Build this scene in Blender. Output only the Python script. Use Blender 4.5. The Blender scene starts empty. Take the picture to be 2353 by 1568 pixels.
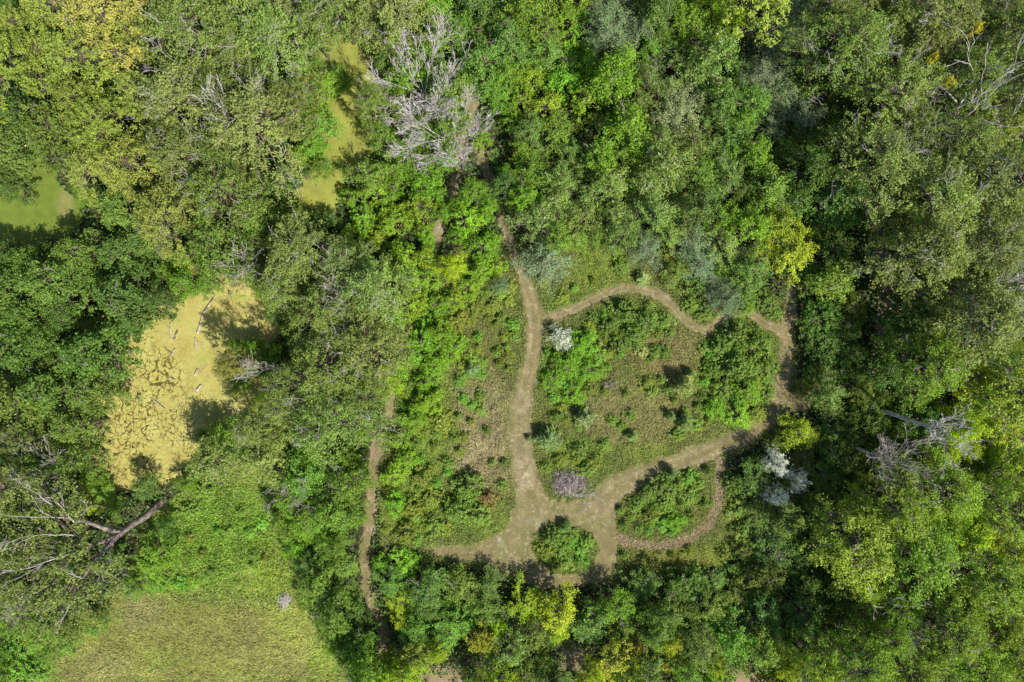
import bpy, math
import numpy as np
from mathutils import Vector

# ---------------------------------------------------------------- camera, sky, sun, exposure
S = bpy.context.scene
COL = S.collection
CAMH = 93.0
HALF = 70.0                       # half the ground width seen, metres
cam_d = bpy.data.cameras.new('camera'); cam = bpy.data.objects.new('camera', cam_d); COL.objects.link(cam)
cam_d.sensor_width = 36; cam_d.lens = 18 / (HALF / CAMH); cam_d.clip_end = 3000; cam_d.clip_start = 0.5
cam.location = (0, 0, CAMH); cam.rotation_euler = (0, 0, 0)
S.camera = cam
SUN_EL = math.radians(50); SUN_AZ = math.atan2(0.72, -0.69)     # clockwise from +Y
w = bpy.data.worlds.new('World'); S.world = w; w.use_nodes = True
nt = w.node_tree; bg = nt.nodes['Background']
sky = nt.nodes.new('ShaderNodeTexSky'); sky.sky_type = 'NISHITA'; sky.sun_disc = False
sky.sun_elevation = SUN_EL; sky.sun_rotation = SUN_AZ
nt.links.new(sky.outputs[0], bg.inputs[0]); bg.inputs[1].default_value = 0.10
sd = bpy.data.lights.new('sun', 'SUN'); sd.energy = 4.85; sd.angle = math.radians(0.5); sd.color = (1.0, 0.95, 0.86)
sun = bpy.data.objects.new('sun', sd); COL.objects.link(sun)
to_sun = Vector((math.sin(SUN_AZ) * math.cos(SUN_EL), math.cos(SUN_AZ) * math.cos(SUN_EL), math.sin(SUN_EL)))
sun.rotation_euler = to_sun.to_track_quat('Z', 'Y').to_euler(); sun.location = (60, -60, 80)
S.view_settings.view_transform = 'Standard'; S.view_settings.look = 'None'
S.view_settings.exposure = 0.63; S.view_settings.gamma = 1
S.render.engine = 'CYCLES'
S.cycles.max_bounces = 5; S.cycles.diffuse_bounces = 3; S.cycles.glossy_bounces = 2
S.cycles.transmission_bounces = 3; S.cycles.transparent_max_bounces = 4
S.render.resolution_x = 1024; S.render.resolution_y = 682

# ---------------------------------------------------------------- coordinates: the plan is drawn on a 2353 x 1568 survey grid
W0, H0 = 2353.0, 1568.0
MPP = 2 * HALF / W0
def gx(x, h=0.0): return (x - W0 / 2) * MPP * (CAMH - h) / CAMH
def gy(y, h=0.0): return (H0 / 2 - y) * MPP * (CAMH - h) / CAMH
def G(p, h=0.0, z=0.0): return (gx(p[0], h), gy(p[1], h), z)

# ---------------------------------------------------------------- small numeric helpers
def vnoise(x, y, seed=0):
    xi = np.floor(x).astype(np.int64); yi = np.floor(y).astype(np.int64)
    fx = x - xi; fy = y - yi; fx = fx * fx * (3 - 2 * fx); fy = fy * fy * (3 - 2 * fy)
    def h(a, b):
        n = (a * 374761393 + b * 668265263 + seed * 974634777) & 0x7fffffff
        n = ((n ^ (n >> 13)) * 1274126177) & 0x7fffffff
        return ((n ^ (n >> 16)) & 0xffff) / 65535.0
    a = h(xi, yi); b = h(xi + 1, yi); c = h(xi, yi + 1); d = h(xi + 1, yi + 1)
    return (a * (1 - fx) + b * fx) * (1 - fy) + (c * (1 - fx) + d * fx) * fy
def fbm(x, y, seed=0, octv=4):
    s = 0; a = 0.5; t = 0
    for i in range(octv):
        s = s + a * vnoise(x, y, seed + i); t += a; a *= 0.5; x = x * 2.03; y = y * 2.03
    return s / t
def inpoly(px, py, poly):
    res = np.zeros(px.shape, bool); n = len(poly); j = n - 1
    for i in range(n):
        xi, yi = poly[i]; xj, yj = poly[j]
        c = ((yi > py) != (yj > py)) & (px < (xj - xi) * (py - yi) / ((yj - yi) + 1e-9) + xi)
        res ^= c; j = i
    return res
def inribbon(px, py, pts):
    """pts: (x, y, half width)"""
    res = np.zeros(px.shape, bool)
    for (x0, y0, w0), (x1, y1, w1) in zip(pts[:-1], pts[1:]):
        dx, dy = x1 - x0, y1 - y0; L = dx * dx + dy * dy
        t = np.clip(((px - x0) * dx + (py - y0) * dy) / L, 0, 1)
        d = np.hypot(px - x0 - t * dx, py - y0 - t * dy)
        res |= d < (w0 + (w1 - w0) * t)
    return res
def blend(px, py, base, blobs):
    """natural colour of the ground or plants at each point: soft patches over a base"""
    c = np.tile(np.array(base, float), (px.size, 1))
    for (x, y, rx, ry, col, k) in blobs:
        d = ((px - x) / rx) ** 2 + ((py - y) / ry) ** 2
        wgt = (k * np.exp(-d * d))[:, None]
        c = c * (1 - wgt) + np.array(col) * wgt
    return c
def srgb(r, g, b):
    f = lambda v: (v / 255 / 12.92) if v / 255 <= .04045 else ((v / 255 + .055) / 1.055) ** 2.4
    return (f(r), f(g), f(b))

# ---------------------------------------------------------------- mesh helpers
def mesh_from(name, V, F, nper=4, mats=(), fattr=None, smooth=False):
    V = np.asarray(V, np.float32); F = np.asarray(F, np.int32)
    me = bpy.data.meshes.new(name)
    me.vertices.add(len(V)); me.vertices.foreach_set('co', V.ravel())
    me.loops.add(F.size); me.loops.foreach_set('vertex_index', F.ravel())
    me.polygons.add(len(F)); me.polygons.foreach_set('loop_start', np.arange(0, F.size, nper, dtype=np.int32))
    me.update(calc_edges=True)
    if fattr:
        for k, (typ, arr) in fattr.items():
            a = me.attributes.new(k, typ, 'FACE')
            if typ == 'FLOAT': a.data.foreach_set('value', np.asarray(arr, np.float32).ravel())
            else:
                arr = np.asarray(arr, np.float32)
                if arr.shape[1] == 3: arr = np.hstack([arr, np.ones((len(arr), 1), np.float32)])
                a.data.foreach_set('color', arr.ravel())
    for m in mats: me.materials.append(m)
    if smooth: me.polygons.foreach_set('use_smooth', np.ones(len(F), bool))
    return me
def link(name, me, parent=None):
    o = bpy.data.objects.new(name, me); COL.objects.link(o)
    if parent: o.parent = parent
    return o
def tag(o, label=None, cat=None, group=None, kind=None):
    if label: o['label'] = label
    if cat: o['category'] = cat
    if group: o['group'] = group
    if kind: o['kind'] = kind
    return o

class Tubes:
    """tapered round limbs joined into one mesh"""
    def __init__(s): s.V = []; s.F = []; s.n = 0
    def add(s, pts, rads, sides=5):
        pts = np.asarray(pts, float); rads = np.asarray(rads, float); k = len(pts)
        d = np.gradient(pts, axis=0); d /= np.linalg.norm(d, axis=1)[:, None] + 1e-9
        ref = np.array([0.13, 0.21, 0.97]) if abs(d[0, 2]) < .9 else np.array([1.0, 0.1, 0.0])
        a = np.cross(d, ref); a /= np.linalg.norm(a, axis=1)[:, None] + 1e-9
        b = np.cross(d, a)
        th = np.arange(sides) * 2 * math.pi / sides
        ring = pts[:, None, :] + rads[:, None, None] * (np.cos(th)[None, :, None] * a[:, None, :] + np.sin(th)[None, :, None] * b[:, None, :])
        s.V.append(ring.reshape(-1, 3)); base = s.n
        i = np.arange(k - 1)[:, None] * sides + np.arange(sides)[None, :]
        j = np.arange(k - 1)[:, None] * sides + (np.arange(sides)[None, :] + 1) % sides
        s.F.append(np.stack([i, j, j + sides, i + sides], -1).reshape(-1, 4) + base)
        s.n += k * sides
        # end caps as one flat quad-fan (degenerate-safe) are skipped for twigs: ends taper to points
    def cap(s, c, axis, r, sides=10):
        """closed end: cone of very low height, so sawn or broken ends are solid"""
        axis = np.asarray(axis, float); axis /= np.linalg.norm(axis)
        c = np.asarray(c, float)
        s.add([c, c + axis * r * .12], [r, r * .02], sides)
    def mesh(s, name, mat):
        return mesh_from(name, np.vstack(s.V), np.vstack(s.F), 4, [mat], smooth=True)

def leaf_quads(rng, C, N, size, aspect=0.62, jitter=0.25):
    """one pointed leaf (or leaf spray) per centre C with normal N"""
    n = len(C); N = N / (np.linalg.norm(N, axis=1)[:, None] + 1e-9)
    r = rng.normal(size=(n, 3)); a = np.cross(N, r); a /= np.linalg.norm(a, axis=1)[:, None] + 1e-9
    b = np.cross(N, a)
    L = (size * (1 + jitter * rng.normal(size=n)).clip(.45, 1.9))[:, None] * .5
    Wd = L * aspect
    fold = N * L * .18
    V = np.stack([C + a * L - fold, C + b * Wd + fold + a * L * .1, C - a * L - fold, C - b * Wd + fold + a * L * .1], 1).reshape(-1, 3)
    F = np.arange(n * 4).reshape(n, 4)
    return V, F

# ---------------------------------------------------------------- materials
def newmat(name):
    m = bpy.data.materials.new(name); m.use_nodes = True; t = m.node_tree
    p = t.nodes['Principled BSDF']; return m, t, p
def node(t, typ, **kw):
    n = t.nodes.new(typ)
    for k, v in kw.items(): setattr(n, k, v)
    return n
def leaf_material(name, source='object', pale=None, pale_cut=0.8, rough=0.5, spec=0.16, trans=0.32, yellow=0.08, gain=1.50):
    m, t, p = newmat(name); L = t.links
    if source == 'object':
        src = node(t, 'ShaderNodeObjectInfo').outputs['Color']
    else:
        src = node(t, 'ShaderNodeAttribute', attribute_name='col').outputs['Color']
    tint = node(t, 'ShaderNodeAttribute', attribute_name='tint').outputs['Fac']
    mr = node(t, 'ShaderNodeMapRange'); L.new(tint, mr.inputs[0]); mr.inputs[3].default_value = 0.62 * gain; mr.inputs[4].default_value = 1.5 * gain
    mul = node(t, 'ShaderNodeMix', data_type='RGBA', blend_type='MULTIPLY'); mul.inputs[0].default_value = 1
    L.new(src, mul.inputs[6])
    cmb = node(t, 'ShaderNodeCombineColor')
    my = node(t, 'ShaderNodeMath', operation='POWER'); L.new(mr.outputs[0], my.inputs[0]); my.inputs[1].default_value = 1.0 + yellow
    L.new(my.outputs[0], cmb.inputs[0]); L.new(mr.outputs[0], cmb.inputs[1]); L.new(mr.outputs[0], cmb.inputs[2])
    L.new(cmb.outputs[0], mul.inputs[7])
    col = mul.outputs[2]
    if source == 'object':
        # patches of younger, yellower sprays within a crown
        tc = node(t, 'ShaderNodeTexCoord'); nz = node(t, 'ShaderNodeTexNoise'); nz.inputs['Scale'].default_value = 0.55; nz.inputs['Detail'].default_value = 3
        L.new(tc.outputs['Object'], nz.inputs['Vector'])
        r2 = node(t, 'ShaderNodeMapRange'); L.new(nz.outputs['Fac'], r2.inputs[0]); r2.inputs[1].default_value = .42; r2.inputs[2].default_value = .68
        r2.inputs[4].default_value = 0.75
        mx = node(t, 'ShaderNodeMix', data_type='RGBA', blend_type='MULTIPLY'); L.new(r2.outputs[0], mx.inputs[0]); L.new(col, mx.inputs[6]); mx.inputs[7].default_value = (1.25, 1.22, 0.9, 1)
        col = mx.outputs[2]
    if pale:
        gt = node(t, 'ShaderNodeMath', operation='GREATER_THAN'); L.new(tint, gt.inputs[0]); gt.inputs[1].default_value = pale_cut
        mp = node(t, 'ShaderNodeMix', data_type='RGBA'); L.new(gt.outputs[0], mp.inputs[0]); L.new(col, mp.inputs[6]); mp.inputs[7].default_value = (*pale, 1)
        col = mp.outputs[2]
    L.new(col, p.inputs['Base Color']); p.inputs['Roughness'].default_value = rough
    p.inputs['Specular IOR Level'].default_value = spec
    tr = node(t, 'ShaderNodeBsdfTranslucent')
    hs = node(t, 'ShaderNodeMix', data_type='RGBA', blend_type='MULTIPLY'); hs.inputs[0].default_value = 1; L.new(col, hs.inputs[6]); hs.inputs[7].default_value = (1.35, 1.5, .55, 1)
    L.new(hs.outputs[2], tr.inputs[0])
    ms = node(t, 'ShaderNodeMixShader'); ms.inputs[0].default_value = trans
    L.new(p.outputs[0], ms.inputs[1]); L.new(tr.outputs[0], ms.inputs[2])
    L.new(ms.outputs[0], t.nodes['Material Output'].inputs[0])
    return m
M = {}
M['leaf'] = leaf_material('broad_leaf')
M['leaf_fleck'] = leaf_material('flecked_leaf', pale=(.42, .47, .27), pale_cut=.83, spec=.25)
M['leaf_soft'] = leaf_material('narrow_grey_leaf', yellow=0.0, trans=.15, spec=.2)
M['cover'] = leaf_material('ground_leaf', 'attr', trans=.2, gain=1.12)
M['blade'] = leaf_material('grass_blade', 'attr', trans=.22, spec=.25)

def bark(name, c1, c2, scale=6.0, rough=.85):
    m, t, p = newmat(name); L = t.links
    tc = node(t, 'ShaderNodeTexCoord'); mp = node(t, 'ShaderNodeMapping'); mp.inputs['Scale'].default_value = (1, 1, .35)
    L.new(tc.outputs['Object'], mp.inputs[0])
    nz = node(t, 'ShaderNodeTexNoise'); nz.inputs['Scale'].default_value = scale; nz.inputs['Detail'].default_value = 6; L.new(mp.outputs[0], nz.inputs['Vector'])
    cr = node(t, 'ShaderNodeValToRGB'); cr.color_ramp.elements[0].position = .35; cr.color_ramp.elements[1].position = .68
    cr.color_ramp.elements[0].color = (*c1, 1); cr.color_ramp.elements[1].color = (*c2, 1)
    L.new(nz.outputs['Fac'], cr.inputs[0]); L.new(cr.outputs[0], p.inputs['Base Color'])
    bp = node(t, 'ShaderNodeBump'); bp.inputs['Strength'].default_value = .6; bp.inputs['Distance'].default_value = .04
    L.new(nz.outputs['Fac'], bp.inputs['Height']); L.new(bp.outputs[0], p.inputs['Normal'])
    p.inputs['Roughness'].default_value = rough
    return m
M['bark'] = bark('grey_brown_bark', (.06, .045, .032), (.20, .16, .12))
M['bark_pale'] = bark('bleached_bark', (.30, .27, .26), (.60, .56, .54), 4)
M['bark_twig'] = bark('pale_twig_bark', (.20, .17, .145), (.46, .42, .37), 4)
M['bark_brush'] = bark('old_brushwood', (.12, .09, .085), (.46, .39, .37), 3)
M['bark_limb'] = bark('silvery_limb_bark', (.24, .21, .185), (.50, .46, .42), 4)
M['bark_rust'] = bark('rusty_dead_wood', (.16, .075, .045), (.36, .22, .15), 4)
M['bark_log'] = bark('weathered_log_bark', (.07, .052, .042), (.27, .215, .18), 3)

def ground_mat(name, attr=True, base=(.1, .09, .05), fine=9.0, amp=0.55, bump=.35, stretch=None, rough=.95):
    m, t, p = newmat(name); L = t.links
    tc = node(t, 'ShaderNodeTexCoord'); vec = tc.outputs['Object']
    if attr: src = node(t, 'ShaderNodeAttribute', attribute_name='col').outputs['Color']
    else:
        rgb = node(t, 'ShaderNodeRGB'); rgb.outputs[0].default_value = (*base, 1); src = rgb.outputs[0]
    n1 = node(t, 'ShaderNodeTexNoise'); n1.inputs['Scale'].default_value = fine; n1.inputs['Detail'].default_value = 5; n1.inputs['Roughness'].default_value = .7; L.new(vec, n1.inputs['Vector'])
    n2 = node(t, 'ShaderNodeTexNoise'); n2.inputs['Scale'].default_value = fine * .09; n2.inputs['Detail'].default_value = 5; L.new(vec, n2.inputs['Vector'])
    ad = node(t, 'ShaderNodeMath', operation='ADD'); L.new(n1.outputs['Fac'], ad.inputs[0]); L.new(n2.outputs['Fac'], ad.inputs[1])
    mr = node(t, 'ShaderNodeMapRange'); L.new(ad.outputs[0], mr.inputs[0]); mr.inputs[1].default_value = .7; mr.inputs[2].default_value = 1.3
    mr.inputs[3].default_value = 1 - amp; mr.inputs[4].default_value = 1 + amp
    mu = node(t, 'ShaderNodeMix', data_type='RGBA', blend_type='MULTIPLY'); mu.inputs[0].default_value = 1; L.new(src, mu.inputs[6]); L.new(mr.outputs[0], mu.inputs[7])
    L.new(mu.outputs[2], p.inputs['Base Color']); p.inputs['Roughness'].default_value = rough; p.inputs['Specular IOR Level'].default_value = .2
    bp = node(t, 'ShaderNodeBump'); bp.inputs['Strength'].default_value = bump; bp.inputs['Distance'].default_value = .06
    L.new(n1.outputs['Fac'], bp.inputs['Height']); L.new(bp.outputs[0], p.inputs['Normal'])
    return m
M['floor'] = ground_mat('leaf_litter', False, (.045, .040, .022), 5)
M['trail'] = ground_mat('mown_trail', True, fine=7, amp=.34, bump=.5)
M['meadow'] = ground_mat('meadow_soil', True, fine=5, amp=.5, bump=.8)
M['lawn'] = ground_mat('short_lawn', True, fine=10, amp=.2, bump=.3)

def duckweed(name, c_light, c_brown, crack, crack_amt):
    m, t, p = newmat(name); L = t.links
    tc = node(t, 'ShaderNodeTexCoord')
    wn = node(t, 'ShaderNodeTexNoise'); wn.inputs['Scale'].default_value = .9; wn.inputs['Detail'].default_value = 4; L.new(tc.outputs['Object'], wn.inputs['Vector'])
    vm = node(t, 'ShaderNodeVectorMath', operation='MULTIPLY_ADD'); L.new(wn.outputs['Color'], vm.inputs[0]); vm.inputs[1].default_value = (1.0, 1.0, 0); L.new(tc.outputs['Object'], vm.inputs[2])
    def cracks(scale, width):
        v = node(t, 'ShaderNodeTexVoronoi', feature='DISTANCE_TO_EDGE'); v.inputs['Scale'].default_value = scale; L.new(vm.outputs[0], v.inputs['Vector'])
        jn = node(t, 'ShaderNodeTexNoise'); jn.inputs['Scale'].default_value = 2.3; jn.inputs['Detail'].default_value = 4; L.new(tc.outputs['Object'], jn.inputs['Vector'])
        ja = node(t, 'ShaderNodeMath', operation='MULTIPLY_ADD'); L.new(jn.outputs['Fac'], ja.inputs[0]); ja.inputs[1].default_value = .22; ja.inputs[2].default_value = -.11
        jb = node(t, 'ShaderNodeMath', operation='ADD'); L.new(v.outputs['Distance'], jb.inputs[0]); L.new(ja.outputs[0], jb.inputs[1])
        r = node(t, 'ShaderNodeMapRange'); L.new(jb.outputs[0], r.inputs[0]); r.inputs[1].default_value = width * .35; r.inputs[2].default_value = width; r.inputs[3].default_value = 1; r.inputs[4].default_value = 0
        return r.outputs[0]
    a = cracks(.62, .042); b = cracks(1.35, .05)
    mk = node(t, 'ShaderNodeTexNoise'); mk.inputs['Scale'].default_value = .22; mk.inputs['Detail'].default_value = 3; L.new(tc.outputs['Object'], mk.inputs['Vector'])
    mkr = node(t, 'ShaderNodeMapRange'); L.new(mk.outputs['Fac'], mkr.inputs[0]); mkr.inputs[1].default_value = .30; mkr.inputs[2].default_value = .44; mkr.inputs[4].default_value = crack_amt
    zone = node(t, 'ShaderNodeAttribute', attribute_name='crack').outputs['Fac']
    mx = node(t, 'ShaderNodeMath', operation='MAXIMUM'); L.new(a, mx.inputs[0]); L.new(b, mx.inputs[1])
    mm = node(t, 'ShaderNodeMath', operation='MULTIPLY'); L.new(mx.outputs[0], mm.inputs[0]); L.new(mkr.outputs[0], mm.inputs[1])
    m2 = node(t, 'ShaderNodeMath', operation='MULTIPLY'); L.new(mm.outputs[0], m2.inputs[0]); L.new(zone, m2.inputs[1])
    n3 = node(t, 'ShaderNodeTexNoise'); n3.inputs['Scale'].default_value = .35; n3.inputs['Detail'].default_value = 8; n3.inputs['Roughness'].default_value = .65; L.new(tc.outputs['Object'], n3.inputs['Vector'])
    cr = node(t, 'ShaderNodeValToRGB'); cr.color_ramp.elements[0].position = .35; cr.color_ramp.elements[1].position = .62
    cr.color_ramp.elements[0].color = (*c_brown, 1); cr.color_ramp.elements[1].color = (*c_light, 1); L.new(n3.outputs['Fac'], cr.inputs[0])
    mc = node(t, 'ShaderNodeMix', data_type='RGBA'); L.new(m2.outputs[0], mc.inputs[0]); L.new(cr.outputs[0], mc.inputs[6]); mc.inputs[7].default_value = (*crack, 1)
    nw = node(t, 'ShaderNodeTexNoise'); nw.inputs['Scale'].default_value = .28; nw.inputs['Detail'].default_value = 9; nw.inputs['Roughness'].default_value = .72; L.new(tc.outputs['Object'], nw.inputs['Vector'])
    rw = node(t, 'ShaderNodeMapRange'); L.new(nw.outputs['Fac'], rw.inputs[0]); rw.inputs[1].default_value = .57; rw.inputs[2].default_value = .66; rw.inputs[4].default_value = .75
    mw = node(t, 'ShaderNodeMix', data_type='RGBA'); L.new(rw.outputs[0], mw.inputs[0]); L.new(mc.outputs[2], mw.inputs[6]); mw.inputs[7].default_value = (c_light[0] * .62, c_light[1] * .78, c_light[2] * .5, 1)
    L.new(mw.outputs[2], p.inputs['Base Color'])
    rr = node(t, 'ShaderNodeMapRange'); L.new(m2.outputs[0], rr.inputs[0]); rr.inputs[3].default_value = .8; rr.inputs[4].default_value = .12
    L.new(rr.outputs[0], p.inputs['Roughness']); p.inputs['Specular IOR Level'].default_value = .3
    return m
M['duckweed'] = duckweed('duckweed', (.36, .335, .098), (.30, .255, .065), (.085, .066, .022), 1.0)
M['duckweed_green'] = duckweed('green_duckweed', (.25, .27, .045), (.17, .17, .035), (.06, .06, .02), .3)

# ---------------------------------------------------------------- the plan: trails, ponds, open ground
TR_A = [(1090, 300, 16), (1118, 390, 13), (1150, 490, 13), (1174, 560, 11), (1194, 612, 11), (1212, 665, 17), (1228, 718, 21), (1229, 775, 19), (1220, 837, 19), (1205, 895, 23), (1199, 938, 27), (1196, 980, 26), (1197, 1022, 26), (1202, 1060, 28), (1212, 1110, 30), (1228, 1170, 44), (1216, 1220, 52), (1200, 1270, 50)]
TR_B = [(1254, 733, 12), (1304, 719, 12), (1348, 696, 12), (1392, 676, 12), (1432, 664, 10), (1472, 667, 11), (1516, 679, 12), (1546, 703, 12), (1570, 733, 12), (1600, 756, 10), (1627, 760, 10), (1647, 743, 11), (1674, 724, 11), (1708, 718, 10), (1734, 727, 10), (1758, 745, 12), (1790, 758, 13)]
TR_C = [(1820, 640, 14), (1819, 686, 14), (1815, 726, 16), (1806, 760, 17), (1809, 800, 16), (1803, 837, 17), (1798, 881, 19), (1788, 925, 26), (1765, 960, 28), (1730, 990, 24), (1690, 1010, 22), (1640, 1035, 20), (1590, 1054, 24), (1540, 1075, 28), (1480, 1098, 34), (1420, 1125, 36), (1380, 1165, 40), (1330, 1195, 22), (1260, 1195, 20)]
TR_C2 = [(1788, 930, 22), (1850, 925, 18), (1900, 905, 14), (1960, 890, 12)]
TR_D = [(1095, 100, 12), (1085, 240, 16), (1062, 360, 17), (1030, 470, 14), (1006, 540, 14), (985, 610, 9), (948, 700, 9), (920, 800, 10), (905, 880, 11), (894, 955, 12), (872, 1000, 17), (859, 1060, 14), (856, 1130, 15), (849, 1205, 14), (842, 1270, 13), (840, 1350, 11), (868, 1420, 14), (882, 1450, 16), (880, 1500, 14), (885, 1568, 22)]
TR_E = [(2000, 430, 18), (2012, 490, 20), (2028, 560, 19), (2036, 640, 20), (2036, 700, 19), (2026, 760, 15), (2020, 800, 13), (2000, 860, 10), (1960, 890, 12)]
HAY = [(1654, 1060, 11), (1656, 1108, 10), (1650, 1156, 10), (1628, 1203, 12), (1588, 1237, 11), (1530, 1253, 10), (1466, 1251, 10), (1430, 1240, 12)]
P_ARM = [(1185, 1159), (1166, 1216), (1120, 1240), (1069, 1256), (1022, 1254), (968, 1258), (985, 1273), (1035, 1283), (1089, 1286), (1136, 1303), (1163, 1317), (1203, 1338), (1240, 1352), (1277, 1352), (1331, 1350), (1381, 1340), (1415, 1312), (1416, 1256), (1450, 1240), (1418, 1219), (1412, 1165), (1350, 1150), (1250, 1150)]
ISLE = [(1219, 1262), (1222, 1235), (1245, 1212), (1290, 1204), (1340, 1212), (1368, 1235), (1378, 1265), (1368, 1295), (1340, 1316), (1300, 1322), (1262, 1310), (1235, 1290)]
ISLE_D = [(1412, 1165), (1432, 1145), (1482, 1122), (1566, 1085), (1630, 1066), (1646, 1100), (1640, 1150), (1613, 1199), (1566, 1231), (1526, 1241), (1455, 1235), (1418, 1219)]
def f_trail(px, py):
    m = inribbon(px, py, TR_A) | inribbon(px, py, TR_B) | inribbon(px, py, TR_C) | inribbon(px, py, TR_C2) | inribbon(px, py, TR_D) | inribbon(px, py, TR_E) | inpoly(px, py, P_ARM)
    m &= ~inpoly(px, py, ISLE) & ~inpoly(px, py, ISLE_D) & ~inribbon(px, py, HAY)
    return m
def track_t(px, py):
    """0 on the middle line of the nearest trail, 1 on its edge"""
    best = np.full(px.shape, 9.0)
    for pts in (TR_A, TR_B, TR_C, TR_D, TR_E):
        for (x0, y0, w0), (x1, y1, w1) in zip(pts[:-1], pts[1:]):
            dx, dy = x1 - x0, y1 - y0; L = dx * dx + dy * dy
            t = np.clip(((px - x0) * dx + (py - y0) * dy) / L, 0, 1)
            best = np.minimum(best, np.hypot(px - x0 - t * dx, py - y0 - t * dy) / (w0 + (w1 - w0) * t))
    return np.where(best > 1.1, .1, best)
def f_hay(px, py): return inribbon(px, py, HAY)
POND = [(195, 1130), (190, 960), (230, 830), (290, 780), (340, 740), (360, 690), (410, 660), (470, 640), (560, 600), (620, 600), (680, 650), (650, 760), (600, 820), (640, 900), (600, 980), (480, 1010), (430, 1080), (375, 1115), (330, 1125), (260, 1130)]
POND_OPEN = [(222, 1085), (215, 985), (240, 925), (325, 880), (318, 850), (262, 826), (300, 797), (368, 765), (366, 712), (425, 688), (490, 684), (540, 672), (582, 690), (585, 745), (540, 765), (485, 795), (462, 835), (480, 885), (530, 915), (555, 935), (520, 960), (440, 955), (418, 985), (412, 1010), (425, 1050), (372, 1095), (300, 1080), (240, 1095)]
POND2 = [(700, 0), (800, 0), (880, 110), (880, 330), (800, 410), (770, 490), (690, 530), (660, 460), (725, 380), (715, 250), (745, 190), (705, 90)]
POND2_OPEN = [(745, 75), (785, 55), (845, 118), (795, 135), (760, 120)]
POND2C_OPEN = [(765, 205), (790, 200), (800, 262), (772, 275)]
POND2D_OPEN = [(770, 300), (838, 318), (800, 355), (765, 335)]
POND2B_OPEN = [(725, 410), (775, 385), (780, 430), (745, 470), (705, 480)]
LAWN = [(-60, 560), (-60, 400), (30, 360), (115, 350), (140, 430), (190, 470), (180, 540), (60, 570)]
LAWN_OPEN = [(45, 385), (108, 372), (128, 430), (150, 468), (132, 520), (60, 540), (10, 540), (-10, 470), (38, 440)]
LAWN2 = [(295, 480), (360, 490), (400, 540), (430, 590), (360, 600), (300, 530)]
LAWN2_OPEN = [(312, 495), (350, 500), (382, 530), (350, 542), (322, 520)]
FIELD = [(-60, 1640), (-60, 1440), (90, 1430), (200, 1400), (290, 1330), (330, 1190), (430, 1120), (540, 1060), (630, 1060), (670, 1180), (680, 1300), (720, 1420), (800, 1520), (830, 1640)]
FIELD_OPEN = [(95, 1600), (120, 1520), (285, 1480), (300, 1400), (335, 1375), (400, 1330), (395, 1230), (450, 1170), (530, 1110), (575, 1110), (600, 1190), (628, 1290), (645, 1370), (690, 1440), (755, 1540), (770, 1600)]
MEADOW = [(1180, 560), (1130, 620), (1060, 560), (1000, 600), (940, 740), (930, 860), (890, 960), (875, 1060), (872, 1200), (880, 1260), (960, 1290), (1100, 1310), (1250, 1350), (1420, 1345), (1560, 1320), (1690, 1290), (1720, 1180), (1670, 1060), (1800, 980), (1830, 900), (1830, 740), (1800, 690), (1640, 660), (1560, 600), (1400, 560), (1290, 560)]
MEADOW_OPEN = [(1192, 560), (1165, 640), (1100, 690), (1075, 800), (1060, 900), (1000, 1000), (985, 1120), (890, 1130), (875, 1200), (960, 1250), (1000, 1270), (1150, 1300), (1240, 1340), (1400, 1330), (1500, 1290), (1680, 1270), (1690, 1190), (1660, 1060), (1700, 1010), (1780, 975), (1825, 880), (1825, 700), (1805, 690), (1770, 730), (1640, 740), (1560, 660), (1450, 640), (1420, 590), (1340, 590), (1290, 660)]
STRIP = [(1192, 560), (1060, 570), (1010, 640), (965, 740), (955, 860), (895, 960), (875, 1080), (875, 1250), (960, 1260), (1075, 1000), (1180, 800)]
BOT = [[(1285, 1490), (1350, 1490), (1352, 1535), (1285, 1535)], [(985, 1545), (1045, 1545), (1045, 1600), (985, 1600)], [(1690, 1545), (1730, 1545), (1740, 1600), (1690, 1600)], [(1040, 1500), (1110, 1490), (1110, 1545), (1050, 1550)]]

def f_open(px, py):
    """where the photograph looks straight down on open ground or water: no tree crown stands over it"""
    m = inpoly(px, py, POND_OPEN) | inpoly(px, py, POND2_OPEN) | inpoly(px, py, POND2C_OPEN) | inpoly(px, py, POND2D_OPEN) | inpoly(px, py, POND2B_OPEN) | inpoly(px, py, LAWN_OPEN) | inpoly(px, py, LAWN2_OPEN) | inpoly(px, py, FIELD_OPEN) | inpoly(px, py, MEADOW_OPEN) | inpoly(px, py, STRIP)
    for q in BOT: m |= inpoly(px, py, q)
    m |= inpoly(px, py, P_ARM) | inpoly(px, py, [(1180, 1320), (1250, 1362), (1330, 1362), (1400, 1350), (1440, 1300), (1560, 1300), (1690, 1270), (1690, 1240), (1400, 1240)]) | inribbon(px, py, TR_A[2:]) | inribbon(px, py, TR_C) | inribbon(px, py, TR_C2[:2])
    m |= inribbon(px, py, TR_D[9:15]) | inribbon(px, py, TR_D[16:18]) | inribbon(px, py, [(2024, 545, 14), (2036, 640, 16), (2036, 700, 16), (2024, 770, 12)])
    m |= inribbon(px, py, [(840, 1270, 9), (838, 1350, 6)])
    m |= inribbon(px, py, [(380, 1140, 22), (262, 1238, 20)])
    m |= inribbon(px, py, [(1010, 520, 8), (1004, 548, 8)]) | inribbon(px, py, [(1068, 355, 10), (1045, 400, 8)]) | inribbon(px, py, [(1075, 225, 9), (1110, 260, 9)]) | inribbon(px, py, [(1120, 385, 9), (1150, 300, 10)])
    return m

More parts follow.
